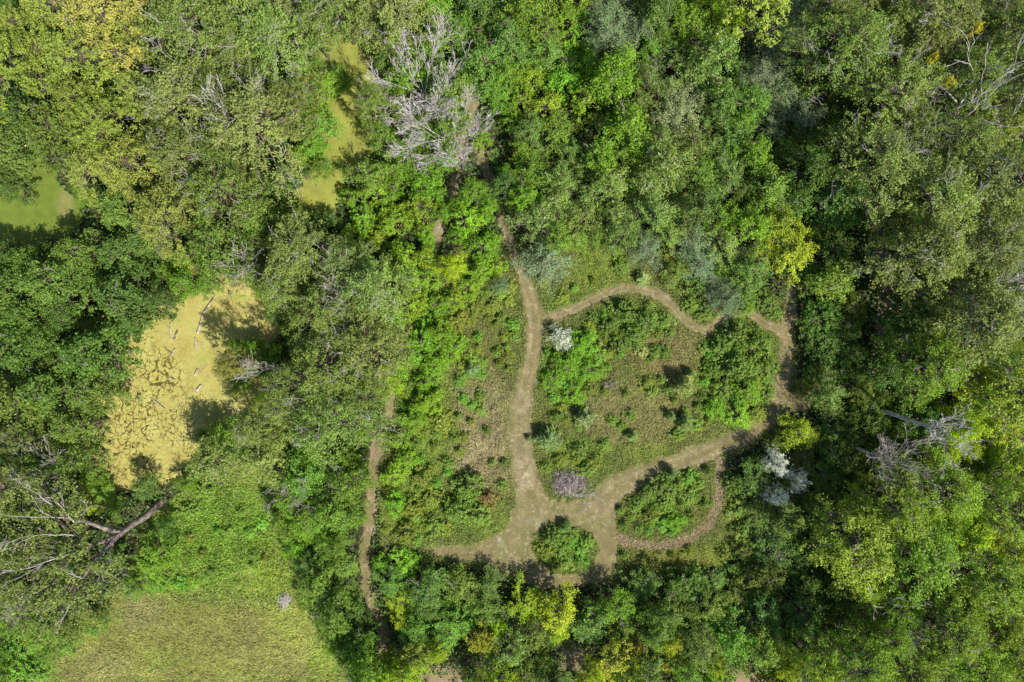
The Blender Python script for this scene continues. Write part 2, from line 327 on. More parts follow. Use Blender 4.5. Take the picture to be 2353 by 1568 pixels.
# ---------------------------------------------------------------- ground sheets
def sheet(name, f, res, z, mat, colfn=None, extra=None, edge=2.6, box=(-80, 2433, -80, 1648), seed=3):
    xs = np.arange(gx(box[0]), gx(box[1]), res); ys = np.arange(gy(box[3]), gy(box[2]), res)
    X, Y = np.meshgrid(xs, ys); cx = X + res / 2; cy = Y + res / 2
    px = cx / MPP + W0 / 2; py = H0 / 2 - cy / MPP
    jx = (fbm(cx * .9, cy * .9, seed) - .5) * 2 * edge * 3 + (vnoise(cx * 3.1, cy * 3.1, 8) - .5) * 9; jy = (fbm(cx * .9 + 40, cy * .9, seed + 9) - .5) * 2 * edge * 3 + (vnoise(cx * 3.1, cy * 3.1, 18) - .5) * 9
    mask = f(px + jx, py + jy)
    iy, ix = np.nonzero(mask)
    nx = len(xs) + 1
    idx = np.stack([iy * nx + ix, iy * nx + ix + 1, (iy + 1) * nx + ix + 1, (iy + 1) * nx + ix], 1)
    u, inv = np.unique(idx.ravel(), return_inverse=True)
    V = np.stack([xs[0] + (u % nx) * res, ys[0] + (u // nx) * res, np.full(len(u), z)], 1)
    fa = {}
    PX = px[iy, ix]; PY = py[iy, ix]
    if colfn: fa['col'] = ('FLOAT_COLOR', colfn(PX, PY))
    if extra: fa[extra[0]] = ('FLOAT', extra[1](PX, PY))
    me = mesh_from(name, V, inv.reshape(-1, 4), 4, [mat], fa)
    return link(name, me)

def build_ground():
    n = 2; V = [(-600, -600, 0), (600, -600, 0), (600, 600, 0), (-600, 600, 0)]
    o = link('ground', mesh_from('ground', V, [[0, 1, 2, 3]], 4, [M['floor']])); tag(o, kind='structure')
    def meadow_col(px, py):
        c = blend(px, py, (.085, .088, .028), MEADOW_BLOBS)
        return c * 1.0
    o = sheet('meadow', lambda a, b: inpoly(a, b, MEADOW), .3, .004, M['meadow'], meadow_col); tag(o, kind='structure')
    def field_col(px, py): return blend(px, py, (.12, .13, .032), FIELD_BLOBS) * .8
    o = sheet('grass_field', lambda a, b: inpoly(a, b, FIELD), .3, .004, M['meadow'], field_col); tag(o, kind='structure')
    def lawn_col(px, py): return blend(px, py, (.115, .155, .022), [(290, 300, 60, 60, (.25, .2, .13), .7), (390, 530, 15, 25, (.28, .24, .14), .8), (150, 470, 20, 40, (.22, .2, .08), .6)])
    o = sheet('lawn', lambda a, b: inpoly(a, b, LAWN) | inpoly(a, b, LAWN2), .3, .004, M['lawn'], lawn_col); tag(o, kind='structure')
    def trail_col(px, py):
        c = blend(px, py, (.182, .152, .070), TRAIL_BLOBS) * .92
        base = np.array((.182, .152, .070)) * .92; q = np.clip(fbm(px * .11, py * .11, 91) * 3.2 - 1.1, 0, 1)[:, None]
        c = base * (1 - q) + c * q
        g = fbm(px * .03, py * .03, 77)
        k = np.clip((g - .45) * 3, 0, 1)[:, None] * .55
        c = c * (1 - k) + np.array((.115, .120, .038)) * k
        t = track_t(px, py)
        w1 = (np.exp(-((t - .45) / .16) ** 2) * (.15 + .55 * fbm(px * .05, py * .05, 83)))[:, None]
        c = c * (1 - w1) + np.array((.24, .205, .115)) * w1
        w2 = np.clip((t - .72) * 2.6, 0, .8)[:, None]
        c = c * (1 - w2) + np.array((.13, .135, .045)) * w2
        p = fbm(px * .16, py * .16, 79)
        s = np.clip((p - .62) * 7, 0, 1)[:, None] * .5
        return c * (1 - s) + np.array((.36, .30, .21)) * s
    o = sheet('trail', f_trail, .15, .008, M['trail'], trail_col); tag(o, kind='structure')
    o = sheet('hay_path', f_hay, .15, .010, M['trail'], lambda a, b: blend(a, b, (.22, .18, .10), [(1645, 1075, 22, 30, (.26, .21, .125), .8)])); tag(o, kind='structure')
    bare = [[(265, 215), (288, 215), (292, 250), (268, 255)], [(255, 285), (340, 285), (345, 330), (270, 335)], [(1280, 1480), (1360, 1480), (1365, 1545), (1275, 1545)], [(830, 1520), (1060, 1530), (1070, 1640), (830, 1640)], [(1670, 1530), (1760, 1540), (1780, 1640), (1670, 1640)], [(1440, 350), (1600, 360), (1620, 430), (1460, 420)], [(1930, 1230), (1990, 1240), (1980, 1400), (1930, 1400)]]
    def f_bare(a, b):
        m = np.zeros(a.shape, bool)
        for q in bare: m |= inpoly(a, b, q)
        return m & ~f_trail(a, b)
    o = sheet('bare_earth', f_bare, .25, .006, M['trail'], lambda a, b: blend(a, b, (.20, .155, .085), [])); tag(o, kind='structure')
    def crackz(px, py): return np.clip(blend(px, py, (.25, 0, 0), [(300, 900, 110, 80, (1, 0, 0), 1), (310, 1010, 150, 120, (1, 0, 0), 1), (360, 860, 60, 60, (1, 0, 0), 1), (580, 640, 90, 60, (.8, 0, 0), 1), (460, 740, 50, 50, (.1, 0, 0), 1)])[:, 0], 0, 1)
    o = sheet('duckweed_pond', lambda a, b: inpoly(a, b, POND), .3, .006, M['duckweed'], None, ('crack', crackz)); tag(o, kind='structure')
    o = sheet('green_pond', lambda a, b: inpoly(a, b, POND2), .3, .006, M['duckweed_green'], None, ('crack', lambda a, b: np.full(a.shape, .3))); tag(o, kind='structure')

GREEN = (.085, .15, .018); YGREEN = (.135, .17, .028); BROWN = (.19, .145, .082); OLIVE = (.115, .12, .034); LIME = (.20, .26, .02)
MEADOW_BLOBS = [
    (1110, 940, 75, 110, (.20, .16, .09), .8), (1100, 1040, 70, 60, (.22, .175, .105), .85), (1090, 780, 60, 130, OLIVE, .8),
    (960, 900, 60, 330, GREEN, .8), (1000, 970, 50, 120, YGREEN, .6), (930, 1180, 70, 60, YGREEN, .8), (1080, 1180, 70, 60, GREEN, .5), (1130, 1200, 40, 50, YGREEN, .5), (1130, 1100, 50, 40, BROWN, .6),
    (1380, 620, 70, 60, YGREEN, .75), (1300, 690, 60, 25, GREEN, .5), (1300, 850, 70, 70, GREEN, .85), (1440, 740, 80, 50, GREEN, .8),
    (1480, 950, 130, 70, (.17, .145, .06), .75), (1540, 820, 90, 60, (.165, .13, .06), .75), (1390, 960, 60, 60, (.16, .14, .062), .6), (1280, 960, 50, 40, OLIVE, .6), (1340, 1050, 60, 50, GREEN, .6), (1300, 1060, 50, 30, YGREEN, .5),
    (1700, 860, 100, 110, GREEN, .8), (1740, 970, 50, 30, YGREEN, .7), (1480, 1040, 80, 25, YGREEN, .5), (1600, 1000, 70, 40, OLIVE, .6),
    (1540, 1150, 70, 60, GREEN, .6), (1440, 1190, 30, 30, OLIVE, .8), (1600, 1190, 30, 30, OLIVE, .7), (1300, 1270, 60, 50, GREEN, .5),
    (1560, 1290, 110, 30, (.15, .145, .03), .8), (1690, 1180, 30, 90, (.13, .14, .03), .8), (1640, 1270, 50, 30, YGREEN, .5)]
FIELD_BLOBS = [(500, 1230, 160, 130, (.115, .19, .018), .9), (620, 1330, 60, 80, (.16, .2, .025), .8), (450, 1480, 330, 90, (.175, .155, .05), .85), (640, 1480, 110, 80, (.19, .165, .065), .6), (320, 1410, 60, 40, (.18, .15, .075), .8), (400, 1340, 70, 18, (.16, .26, .02), .85), (660, 1440, 60, 60, (.19, .20, .04), .7),
               (40, 1530, 80, 50, (.11, .22, .02), .95), (220, 1530, 90, 40, (.19, .16, .07), .7), (550, 1540, 140, 30, (.17, .17, .05), .5), (740, 1510, 40, 60, (.18, .21, .035), .7), (380, 1510, 70, 30, (.15, .17, .035), .5)]
TRAIL_BLOBS = [(1205, 1085, 22, 40, (.38, .32, .22), .85), (1196, 930, 14, 35, (.30, .25, .16), .75), (1150, 1245, 9, 12, (.48, .42, .35), .9), (1151, 1272, 5, 8, (.48, .42, .35), .8), (1228, 1200, 20, 12, (.32, .28, .19), .7), (1222, 760, 10, 30, (.28, .22, .14), .7), (1230, 1320, 90, 14, (.25, .19, .11), .6), (1400, 1170, 30, 20, (.24, .19, .11), .6), (1470, 1090, 50, 20, (.17, .16, .055), .6), (1560, 1070, 60, 16, (.16, .15, .05), .6),
               (1660, 735, 60, 20, (.27, .20, .13), .6), (1520, 685, 30, 10, (.27, .21, .14), .7), (1300, 720, 50, 14, (.24, .19, .10), .6), (857, 1110, 25, 150, (.23, .165, .105), .9), (880, 1500, 40, 90, (.24, .17, .10), .8), (1070, 260, 60, 200, (.25, .19, .11), .8), (2030, 640, 60, 250, (.27, .225, .19), .9), (1000, 560, 60, 200, (.26, .21, .15), .7), (1140, 440, 60, 150, (.14, .11, .07), .7), (1810, 800, 40, 120, (.2, .155, .07), .6), (1820, 690, 25, 30, (.2, .17, .13), .8)]

# ---------------------------------------------------------------- ground cover: leaves and blades nobody could count
def points_in(rng, f, per_m2, box):
    x0, x1 = gx(box[0]), gx(box[1]); y0, y1 = gy(box[3]), gy(box[2])
    n = int((x1 - x0) * (y1 - y0) * per_m2)
    X = rng.uniform(x0, x1, n); Y = rng.uniform(y0, y1, n)
    px = X / MPP + W0 / 2; py = H0 / 2 - Y / MPP
    jx = (fbm(X * .9, Y * .9, 3) - .5) * 12; jy = (fbm(X * .9 + 40, Y * .9, 12) - .5) * 12
    k = f(px + jx, py + jy)
    return X[k], Y[k], px[k], py[k]

def build_cover():
    rng = np.random.default_rng(5)
    grow = lambda a, b: inpoly(a, b, MEADOW) & ~f_trail(a, b) & ~f_hay(a, b)
    X, Y, px, py = points_in(rng, grow, 80, (860, 1840, 540, 1360))
    hump = fbm(X * .55, Y * .55, 21); fine = fbm(X * 1.7, Y * 1.7, 25)
    H = .12 + np.clip(hump - .4, 0, 1) * 1.1 + np.clip(fine - .45, 0, 1) * 1.3
    Z = H * rng.uniform(.35, 1, len(X)) ** .6
    c = blend(px, py, (.115, .135, .032), MEADOW_BLOBS) * np.array((1.40, 1.62, 1.3))
    v = fbm(X * 1.1, Y * 1.1, 31); u = fbm(X * .5 + 9, Y * .5, 33)
    c *= (0.5 + v)[:, None]
    k = (np.clip((u - .5) * 4, 0, 1) * .5)[:, None]; c = c * (1 - k) + np.array((.10, .17, .025)) * k
    r = rng.random(len(X)); dry = (r > .86)[:, None] * .6; c = c * (1 - dry) + np.array((.22, .18, .11)) * dry
    yel = (r < .04)[:, None] * .5; c = c * (1 - yel) + np.array((.36, .33, .03)) * yel
    N = np.stack([rng.normal(0, .75, len(X)), rng.normal(0, .75, len(X)), np.ones(len(X))], 1)
    V, F = leaf_quads(rng, np.stack([X, Y, Z], 1), N, .17, .5)
    o = link('meadow_plants', mesh_from('meadow_plants', V, F, 4, [M['cover']], {'col': ('FLOAT_COLOR', c), 'tint': ('FLOAT', rng.random(len(X)))}))
    tag(o, 'low green and brown meadow plants filling the clearing between the mown trails', 'meadow plants', kind='stuff')
    # undergrowth under the whole wood
    def wood(a, b):
        return ~(inpoly(a, b, MEADOW) | f_trail(a, b) | inpoly(a, b, POND) | inpoly(a, b, POND2) | inpoly(a, b, LAWN) | inpoly(a, b, LAWN2) | inpoly(a, b, FIELD) | inpoly(a, b, BOT[0]) | inpoly(a, b, BOT[1]) | inpoly(a, b, BOT[2]) | inpoly(a, b, [(255, 285), (340, 285), (345, 330), (270, 335)]))
    X, Y, px, py = points_in(rng, wood, 13, (-40, 2393, -40, 1608))
    hump = fbm(X * .35, Y * .35, 41)
    Z = .1 + np.clip(hump - .35, 0, 1) * 4.5 * rng.uniform(.4, 1, len(X))
    c = np.tile(np.array((.062, .115, .022)), (len(X), 1)) * (.6 + .9 * fbm(X * .6, Y * .6, 43))[:, None]
    N = np.stack([rng.normal(0, .6, len(X)), rng.normal(0, .6, len(X)), np.ones(len(X))], 1)
    V, F = leaf_quads(rng, np.stack([X, Y, Z], 1), N, .42, .6)
    o = link('undergrowth', mesh_from('undergrowth', V, F, 4, [M['cover']], {'col': ('FLOAT_COLOR', c), 'tint': ('FLOAT', rng.random(len(X)))}))
    tag(o, 'dark green leafy undergrowth covering the floor beneath the trees', 'undergrowth', kind='stuff')
    # herbs at the upper part of the field, lush
    X, Y, px, py = points_in(rng, lambda a, b: inpoly(a, b, FIELD), 40, (-60, 830, 1050, 1640))
    lush = blend(px, py, (0, 0, 0), [(490, 1230, 170, 135, (1, 1, 1), 1), (620, 1330, 60, 80, (1, 1, 1), .8), (400, 1345, 80, 20, (1, 1, 1), 1), (30, 1530, 85, 55, (1, 1, 1), 1)])[:, 0]
    k = rng.random(len(X)) < lush * .95 + .04
    X, Y, px, py, lush = X[k], Y[k], px[k], py[k], lush[k]
    H = .15 + np.clip(fbm(X * .8, Y * .8, 51) - .35, 0, 1) * 1.6
    Z = H * rng.uniform(.4, 1, len(X))
    c = blend(px, py, (.13, .15, .03), FIELD_BLOBS) * np.array((.9, 1.0, 1.2)) * (.75 + .8 * fbm(X * 1.3, Y * 1.3, 53))[:, None]
    N = np.stack([rng.normal(0, .6, len(X)), rng.normal(0, .6, len(X)), np.ones(len(X))], 1)
    V, F = leaf_quads(rng, np.stack([X, Y, Z], 1), N, .25, .5)
    o = link('field_herbs', mesh_from('field_herbs', V, F, 4, [M['cover']], {'col': ('FLOAT_COLOR', c), 'tint': ('FLOAT', rng.random(len(X)))}))
    tag(o, 'bright green low herbs growing thickly in the upper part of the grass field', 'herbs', kind='stuff')
    # long grass, leaning with the wind
    X, Y, px, py = points_in(rng, lambda a, b: inpoly(a, b, FIELD), 150, (-60, 830, 1050, 1640))
    lush = blend(px, py, (0, 0, 0), [(490, 1220, 170, 120, (1, 1, 1), 1)])[:, 0]
    k = rng.random(len(X)) > lush * .85; X, Y, px, py = X[k], Y[k], px[k], py[k]
    n = len(X)
    swirl = fbm(X * .12, Y * .12, 61); ang = 0.5 + (swirl - .5) * 3.2 + rng.normal(0, .3, n)
    ang = np.where(px > 600, ang * .4 + .35, ang)
    L = rng.uniform(.22, .5, n) * (.7 + .8 * fbm(X * .7, Y * .7, 63))
    tuft = np.clip(fbm(X * .9, Y * .9, 67) - .4, 0, 1) * .8
    zt = .05 + tuft * rng.uniform(.5, 1, n)
    rise = rng.normal(.05, .22, n)
    D = np.stack([np.cos(ang), np.sin(ang), rise], 1)
    side = np.stack([-np.sin(ang), np.cos(ang), rng.normal(0, .5, n)], 1) * (rng.uniform(.022, .045, n)[:, None])
    C0 = np.stack([X, Y, zt], 1); T = C0 + D * L[:, None]; Mi = C0 + D * (L * .5)[:, None] + np.array([0, 0, .04])
    V = np.stack([C0, Mi - side, T, Mi + side], 1).reshape(-1, 3)
    V[:, 2] = np.maximum(V[:, 2], .02)
    c = blend(px, py, (.13, .14, .035), FIELD_BLOBS) * (.6 + .5 * fbm(X * .9, Y * .9, 65) + .5 * fbm(X * .2, Y * .2, 68))[:, None] * np.array((1.14, 1.36, 1.15))
    r = rng.random(n); dry = (r > .8)[:, None] * .6; c = c * (1 - dry) + np.array((.30, .24, .13)) * dry
    o = link('long_grass', mesh_from('long_grass', V, np.arange(4 * n).reshape(n, 4), 4, [M['blade']], {'col': ('FLOAT_COLOR', c), 'tint': ('FLOAT', rng.random(n))}))
    tag(o, 'long windblown olive and brown grass covering the field at bottom left', 'grass', kind='stuff')
    # short mown grass and clippings on the trail
    X, Y, px, py = points_in(rng, lambda a, b: f_trail(a, b), 26, (820, 2060, 80, 1590))
    n = len(X); N = np.stack([rng.normal(0, .5, n), rng.normal(0, .5, n), np.ones(n)], 1)
    c = blend(px, py, (.19, .165, .06), TRAIL_BLOBS) * (.6 + .8 * fbm(X, Y, 71))[:, None]
    V, F = leaf_quads(rng, np.stack([X, Y, rng.uniform(.02, .08, n)], 1), N, .13, .35)
    o = link('trail_stubble', mesh_from('trail_stubble', V, F, 4, [M['cover']], {'col': ('FLOAT_COLOR', c), 'tint': ('FLOAT', rng.random(n))}))
    tag(o, 'short mown olive brown grass stubble on the trails', 'stubble', kind='stuff')
    X, Y, px, py = points_in(rng, f_hay, 130, (1400, 1700, 1040, 1280))
    n = len(X); N = np.stack([rng.normal(0, .7, n), rng.normal(0, .7, n), np.ones(n)], 1)
    c = np.tile(np.array((.31, .25, .145)), (n, 1)) * rng.uniform(.5, 1.3, n)[:, None]
    V, F = leaf_quads(rng, np.stack([X, Y, rng.uniform(.02, .16, n)], 1), N, .34, .16)
    o = link('cut_hay', mesh_from('cut_hay', V, F, 4, [M['cover']], {'col': ('FLOAT_COLOR', c), 'tint': ('FLOAT', rng.random(n))}))
    tag(o, 'dry tan cut hay lying along the curved path at lower right', 'hay', kind='stuff')

# ---------------------------------------------------------------- trees
def crown_shape(rng, R, H, base, K, cr, flat=1.0, lean=(0, 0), spiky=0.0):
    ph = rng.uniform(0, 6.28, 4); am = rng.uniform(.06, .20, 4)
    P = []; tries = 0
    while len(P) < K and tries < K * 30:
        tries += 1
        az = rng.uniform(0, 6.283); rr = math.sqrt(rng.random())
        lobe = 1 + sum(am[i] * math.sin((i + 2) * az + ph[i]) for i in range(4))
        top = base + (H - base) * (1 - rr ** 2.2 * (.75 if flat else .9))
        z = top - (H - base) * abs(rng.normal(0, .16)) - cr * .4
        r = rr * (R * lobe - cr * .6)
        p = np.array([r * math.cos(az) + lean[0] * z, r * math.sin(az) + lean[1] * z, max(z, base * .7)])
        if all(np.sum((p - q) ** 2) > (cr * .62) ** 2 for q in P): P.append(p)
    return np.array(P)
def crown_leaves(rng, P, cr, n_leaf, size, aspect=.62, feather=1.4, droop=.5, mid=None):
    """every clump is a ragged spray that points out and up from the middle of the crown"""
    K = len(P); n = K * n_leaf
    ci = np.repeat(np.arange(K), n_leaf); mid = P.mean(0) if mid is None else np.array(mid)
    O = P - mid; O[:, 2] = 0; O /= np.linalg.norm(O, axis=1)[:, None] + .3
    O += rng.normal(0, .35, (K, 3)); O[:, 2] = rng.uniform(.1, .7, K); O /= np.linalg.norm(O, axis=1)[:, None]
    sz = (rng.uniform(.6, 1.35, K) * cr)[ci]; o = O[ci]
    t = rng.uniform(-1, 1, n); g = rng.normal(0, 1, (n, 3)); g -= (g * o).sum(1)[:, None] * o
    width = .52 * np.sqrt(np.clip(1.05 - (t * .9) ** 2, .05, 1))
    # twigs inside the spray: leaves gather along a few lines
    q = rng.integers(0, 5, n); tw = rng.normal(0, 1, (K, 5, 3)); gl = tw[ci, q]; gl -= (gl * o).sum(1)[:, None] * o
    sp = (.5 + .5 * t)[:, None]
    off = g * (width * .45)[:, None] + gl * .42 * sp
    stray = rng.random(n) < .12
    off[stray] = rng.normal(0, .75, (stray.sum(), 3))
    C = P[ci] + (o * (t * feather * .85)[:, None] + off * np.array([1, 1, .7])) * sz[:, None]
    N = off * .5 + o * .25 + np.array([0, 0, droop]) + rng.normal(0, .45, (n, 3))
    tint = rng.random(n) * .5 + rng.random(K)[ci] * .35 + (t * .5 + .5) * .15
    return leaf_quads(rng, C, N, size, aspect), tint
def limbs(rng, tb, P, H, base, trunk_r, forks=5, lean=(0, 0), tip=.02, bend=.12):
    """trunk, main limbs and a branch to every leaf clump"""
    hub = base * .9
    k = 7; t = np.linspace(0, 1, k); wob = np.cumsum(rng.normal(0, .05, (k, 2)), 0) * H * .06
    top = H * .8
    pts = np.stack([lean[0] * t * top + wob[:, 0], lean[1] * t * top + wob[:, 1], t * top], 1); pts[0, :2] = 0
    rad = trunk_r * (1 - t) ** .75 + .03; rad[0] *= 1.35
    tb.add(pts, rad, 8)
    az0 = rng.uniform(0, 6.28); nodes = []
    for f in range(forks):
        az = az0 + f * 6.283 / forks + rng.normal(0, .2); tt = rng.uniform(.45, .75)
        i = tt * (k - 1); a = pts[int(i)]
        q = P[np.argmax([(p[0] * math.cos(az) + p[1] * math.sin(az)) + rng.normal(0, .3) for p in P])] * np.array([.72, .72, .92])
        s = np.linspace(0, 1, 5)[:, None]; lp = a + (q - a) * s; lp[:, 2] += np.sin(s[:, 0] * 3.14) * -.06 * H; lp[1:-1] += rng.normal(0, bend, (3, 3)) * 1.2
        tb.add(lp, np.linspace(trunk_r * .42, trunk_r * .12, 5), 5); nodes += [(x, trunk_r * .3) for x in lp[1:]]
    nodes += [(x, trunk_r * .25) for x in pts[3:]]
    NP = np.array([x for x, _ in nodes])
    for p in P:
        d = np.sum((NP - p) ** 2, 1) + (NP[:, 2] > p[2]) * 4; a = NP[np.argmin(d)]
        m = (a + p) / 2 + rng.normal(0, bend, 3)
        tb.add([a, m, p], [.055 + tip, .035 + tip * .5, tip], 4)
def bare_twigs(rng, tb, P, cr, count, L=1.6, r=.035):
    """leafless sprays sticking out through the crown"""
    for i in rng.choice(len(P), min(count, len(P)), replace=False):
        p = P[i]; az = rng.uniform(0, 6.28)
        d = np.array([math.cos(az), math.sin(az), rng.uniform(.15, .7)])
        grow(rng, tb, p, d, L * rng.uniform(.6, 1.3), r, 2, .3)
def grow(rng, tb, p, d, L, r, depth, wig=.22, nseg=4, kids=(2, 4), shrink=.62, up=.05, rmin=.012, spread=.75):
    pts = [np.array(p, float)]; d = np.array(d, float); d /= np.linalg.norm(d)
    for i in range(nseg):
        d = d + rng.normal(0, wig, 3); d[2] += up; d /= np.linalg.norm(d)
        pts.append(pts[-1] + d * L / nseg)
    rr = np.linspace(r, max(r * .35, rmin), nseg + 1)
    tb.add(pts, rr, 6 if r > .1 else 4)
    if depth <= 0: return
    for k in range(rng.integers(kids[0], kids[1] + 1)):
        i = rng.integers(1, nseg + 1) if k else nseg
        a = rng.normal(size=3); a -= a.dot(d) * d; a /= np.linalg.norm(a)
        if a[2] < -.3: a[2] *= -.5
        nd = d + a * rng.uniform(spread * .55, spread * 1.2)
        grow(rng, tb, pts[i], nd, L * shrink * rng.uniform(.75, 1.2), max(rr[i] * .68, rmin), depth - 1, wig, max(3, nseg - 0), kids, shrink, up, rmin, spread)

# kind: name, category, R, H, base, clumps, clump radius, leaves per clump, leaf size, aspect, material, trunk radius, bare twigs, colours
KINDS = {
 'c': dict(name='poplar_tree', R=5.0, H=17, base=8.5, K=170, cr=.66, nl=84, size=.215, mat='leaf', tr=.34, bare=16, col=[(.120, .150, .042), (.105, .140, .035), (.130, .150, .048)], word='olive-green poplar', n=4),
 'C': dict(name='cottonwood_tree', R=4.6, H=15, base=7.0, K=150, cr=.66, nl=84, size=.215, mat='leaf', tr=.32, bare=14, col=[(.130, .185, .026), (.118, .170, .026), (.145, .190, .03)], word='yellow-green cottonwood', n=3),
 'o': dict(name='golden_tree', R=1.2, H=17.5, base=15.2, K=16, cr=.5, nl=70, size=.2, mat='leaf', tr=.13, bare=0, col=[(.36, .30, .03)], word='golden slender tree', n=2),
 'y': dict(name='ash_tree', R=4.6, H=17, base=7.5, K=150, cr=.64, nl=84, size=.21, mat='leaf', tr=.28, bare=4, col=[(.165, .215, .042), (.14, .19, .038), (.15, .19, .045)], word='yellow-green ash', n=3),
 'd': dict(name='maple_tree', R=3.9, H=12, base=4.0, K=92, cr=.78, nl=86, size=.255, mat='leaf', tr=.26, bare=2, col=[(.058, .105, .026), (.070, .120, .026), (.085, .135, .030)], word='dark green maple', n=4),
 'g': dict(name='elm_tree', R=2.9, H=8.5, base=2.2, K=66, cr=.62, nl=90, size=.21, mat='leaf', tr=.15, bare=1, col=[(.088, .150, .028), (.105, .155, .032), (.080, .130, .034), (.10, .165, .022)], word='mid-green elm', n=5),
 'b': dict(name='box_elder', R=2.4, H=5.0, base=1.0, K=56, cr=.52, nl=84, size=.21, mat='leaf', tr=.10, bare=0, col=[(.098, .180, .020), (.115, .19, .022), (.135, .195, .022)], word='bright green box elder', n=4),
 'p': dict(name='aspen_tree', R=2.9, H=9.5, base=2.6, K=66, cr=.60, nl=90, size=.21, mat='leaf_fleck', tr=.15, bare=1, col=[(.105, .150, .040), (.12, .165, .045)], word='silver-flecked aspen', n=3),
 'w': dict(name='willow_tree', R=2.9, H=6.5, base=1.6, K=50, cr=.75, nl=150, size=.21, aspect=.3, mat='leaf_soft', tr=.14, bare=0, col=[(.115, .160, .078), (.125, .165, .088)], word='grey-green willow', n=3),
 'k': dict(name='shadow_tinted_oak', R=3.1, H=6.8, base=1.8, K=70, cr=.64, nl=90, size=.22, mat='leaf', tr=.17, bare=1, col=[(.055, .098, .022), (.068, .105, .024), (.085, .115, .026)], word='shadow-tinted oak', n=3),  # leaf colours darkened to stand for low crowns lying in shadow
 'l': dict(name='birch_tree', R=2.8, H=9.0, base=2.4, K=66, cr=.60, nl=90, size=.21, mat='leaf', tr=.14, bare=1, col=[(.165, .225, .018), (.19, .22, .02), (.15, .205, .018)], word='lime-green birch', n=3),
 'Y': dict(name='yellowing_tree', R=2.4, H=7.0, base=1.6, K=48, cr=.54, nl=84, size=.20, mat='leaf', tr=.12, bare=0, col=[(.165, .21, .03), (.15, .205, .03)], word='yellowing young tree', n=2),
 's': dict(name='shrub', R=1.7, H=2.4, base=.3, K=44, cr=.34, nl=50, size=.21, mat='leaf', tr=.05, bare=0, col=[(.085, .145, .022), (.11, .17, .022), (.10, .13, .03), (.14, .17, .025)], word='green shrub', n=5),
 'S': dict(name='silver_shrub', R=1.9, H=3.2, base=.8, K=34, cr=.50, nl=110, size=.17, aspect=.32, mat='leaf_soft', tr=.07, bare=3, col=[(.30, .33, .27)], word='silvery olive shrub', n=3),
}
PROTO = {}
def make_kind(key):
    k = KINDS[key]; out = []
    for v in range(k['n']):
        rng = np.random.default_rng(hash((ord(key), v)) % 9973 + 17 * v + ord(key))
        f = rng.uniform(.9, 1.1)
        R, H = k['R'] * f, k['H'] * rng.uniform(.93, 1.07)
        P = crown_shape(rng, R, H, k['base'], k['K'], k['cr'])
        if key not in 'dsS':
            far = rng.random(len(P)) < .12; P[far, :2] *= rng.uniform(1.05, 1.3, far.sum())[:, None]; P[far, 2] -= .3
        (V, F), tint = crown_leaves(rng, P, k['cr'], k['nl'], k['size'], k.get('aspect', .58), {'c': 1.7, 'C': 1.6, 'o': 1.3, 'y': 1.35, 'd': .95, 'g': 1.6, 'b': 1.2, 'p': 1.7, 'w': 2.2, 'k': 1.2, 'l': 1.5, 'Y': 1.3, 's': 1.2, 'S': 1.5}[key])
        crown = mesh_from('crown', V, F, 4, [M[k['mat']]], {'tint': ('FLOAT', tint)})
        tb = Tubes(); limbs(rng, tb, P, H, k['base'], k['tr'], forks=5 if k['R'] > 2.5 else 3)
        bare = None; nf = sum(len(q) for q in tb.F)
        if k['bare']: bare_twigs(rng, tb, P, k['cr'], k['bare'], 1.7 if key == 'c' else 1.1, .032)
        trunk = tb.mesh('trunk', M['bark'])
        trunk.materials.append(M['bark_pale'] if key == 'c' else M['bark_twig'])
        mi = np.zeros(len(trunk.polygons), np.int32); mi[nf:] = 1; trunk.polygons.foreach_set('material_index', mi)
        out.append((crown, trunk, bare, R, H))
    PROTO[key] = out
TREES = []          # every placed tree: (x, y, r) on the survey grid
crng = np.random.default_rng(99)
LABELS = {}
LAND = [(990, 240, 'the twin bleached dead trees'), (400, 880, 'the duckweed pond'), (70, 450, 'the small lawn'), (345, 520, 'the tiny lawn patch'), (480, 395, 'the rusty dead conifer'),
 (800, 100, 'the green pond channel'), (320, 1190, 'the huge leaning trunk'), (480, 1420, 'the grass field'), (655, 1378, 'the small brush heap'), (855, 1120, 'the narrow left trail'),
 (1252, 600, 'the round blue-grey willow'), (1287, 776, 'the white shrub'), (1305, 1108, 'the large brush heap'), (1297, 1265, 'the round island'), (1530, 1150, 'the half-moon island'), (1410, 1525, 'the bright yellow bottom tree'),
 (1820, 1535, 'the vivid lime bottom birch'), (1805, 1105, 'the three silver shrubs'), (2050, 1062, 'the bushy grey dead tree'), (2152, 985, 'the leaning dead tree'), (2270, 225, 'the tall forked dead tree'),
 (2300, 655, 'the right-edge dead tree'), (2030, 650, 'the shaded right trail'), (1400, 420, 'the whitish aspen'), (1570, 240, 'the silvery-green upper willow'), (1400, 60, 'the bluish top-edge willow'),
 (1627, 755, 'the wavy trail bend'), (2060, 1430, 'the crooked dead tree'), (2350, 1565, 'the bottom right corner'), (3, 3, 'the top left corner'), (2350, 3, 'the top right corner'), (3, 1565, 'the bottom left corner'),
 (560, 605, 'the drooping dead treetop'), (1800, 510, 'the sunny lime birch'), (1820, 755, 'the right trail junction'), (665, 1125, 'the grey bushy dead tree'), (1086, 852, 'the round blue-green pine'),
 (1346, 962, 'the middle meadow pine'), (1105, 1475, 'the yellow-green bottom tree'), (3, 780, 'the middle left edge'), (508, 268, 'the white dead treetop'), (765, 655, 'the pinkish dead treetop'), (1650, 1, 'the top edge right of centre')]
ORD = ['', 'second ', 'third ', 'fourth ', 'fifth ', 'sixth ', 'seventh ', 'eighth ', 'ninth ', 'tenth ']
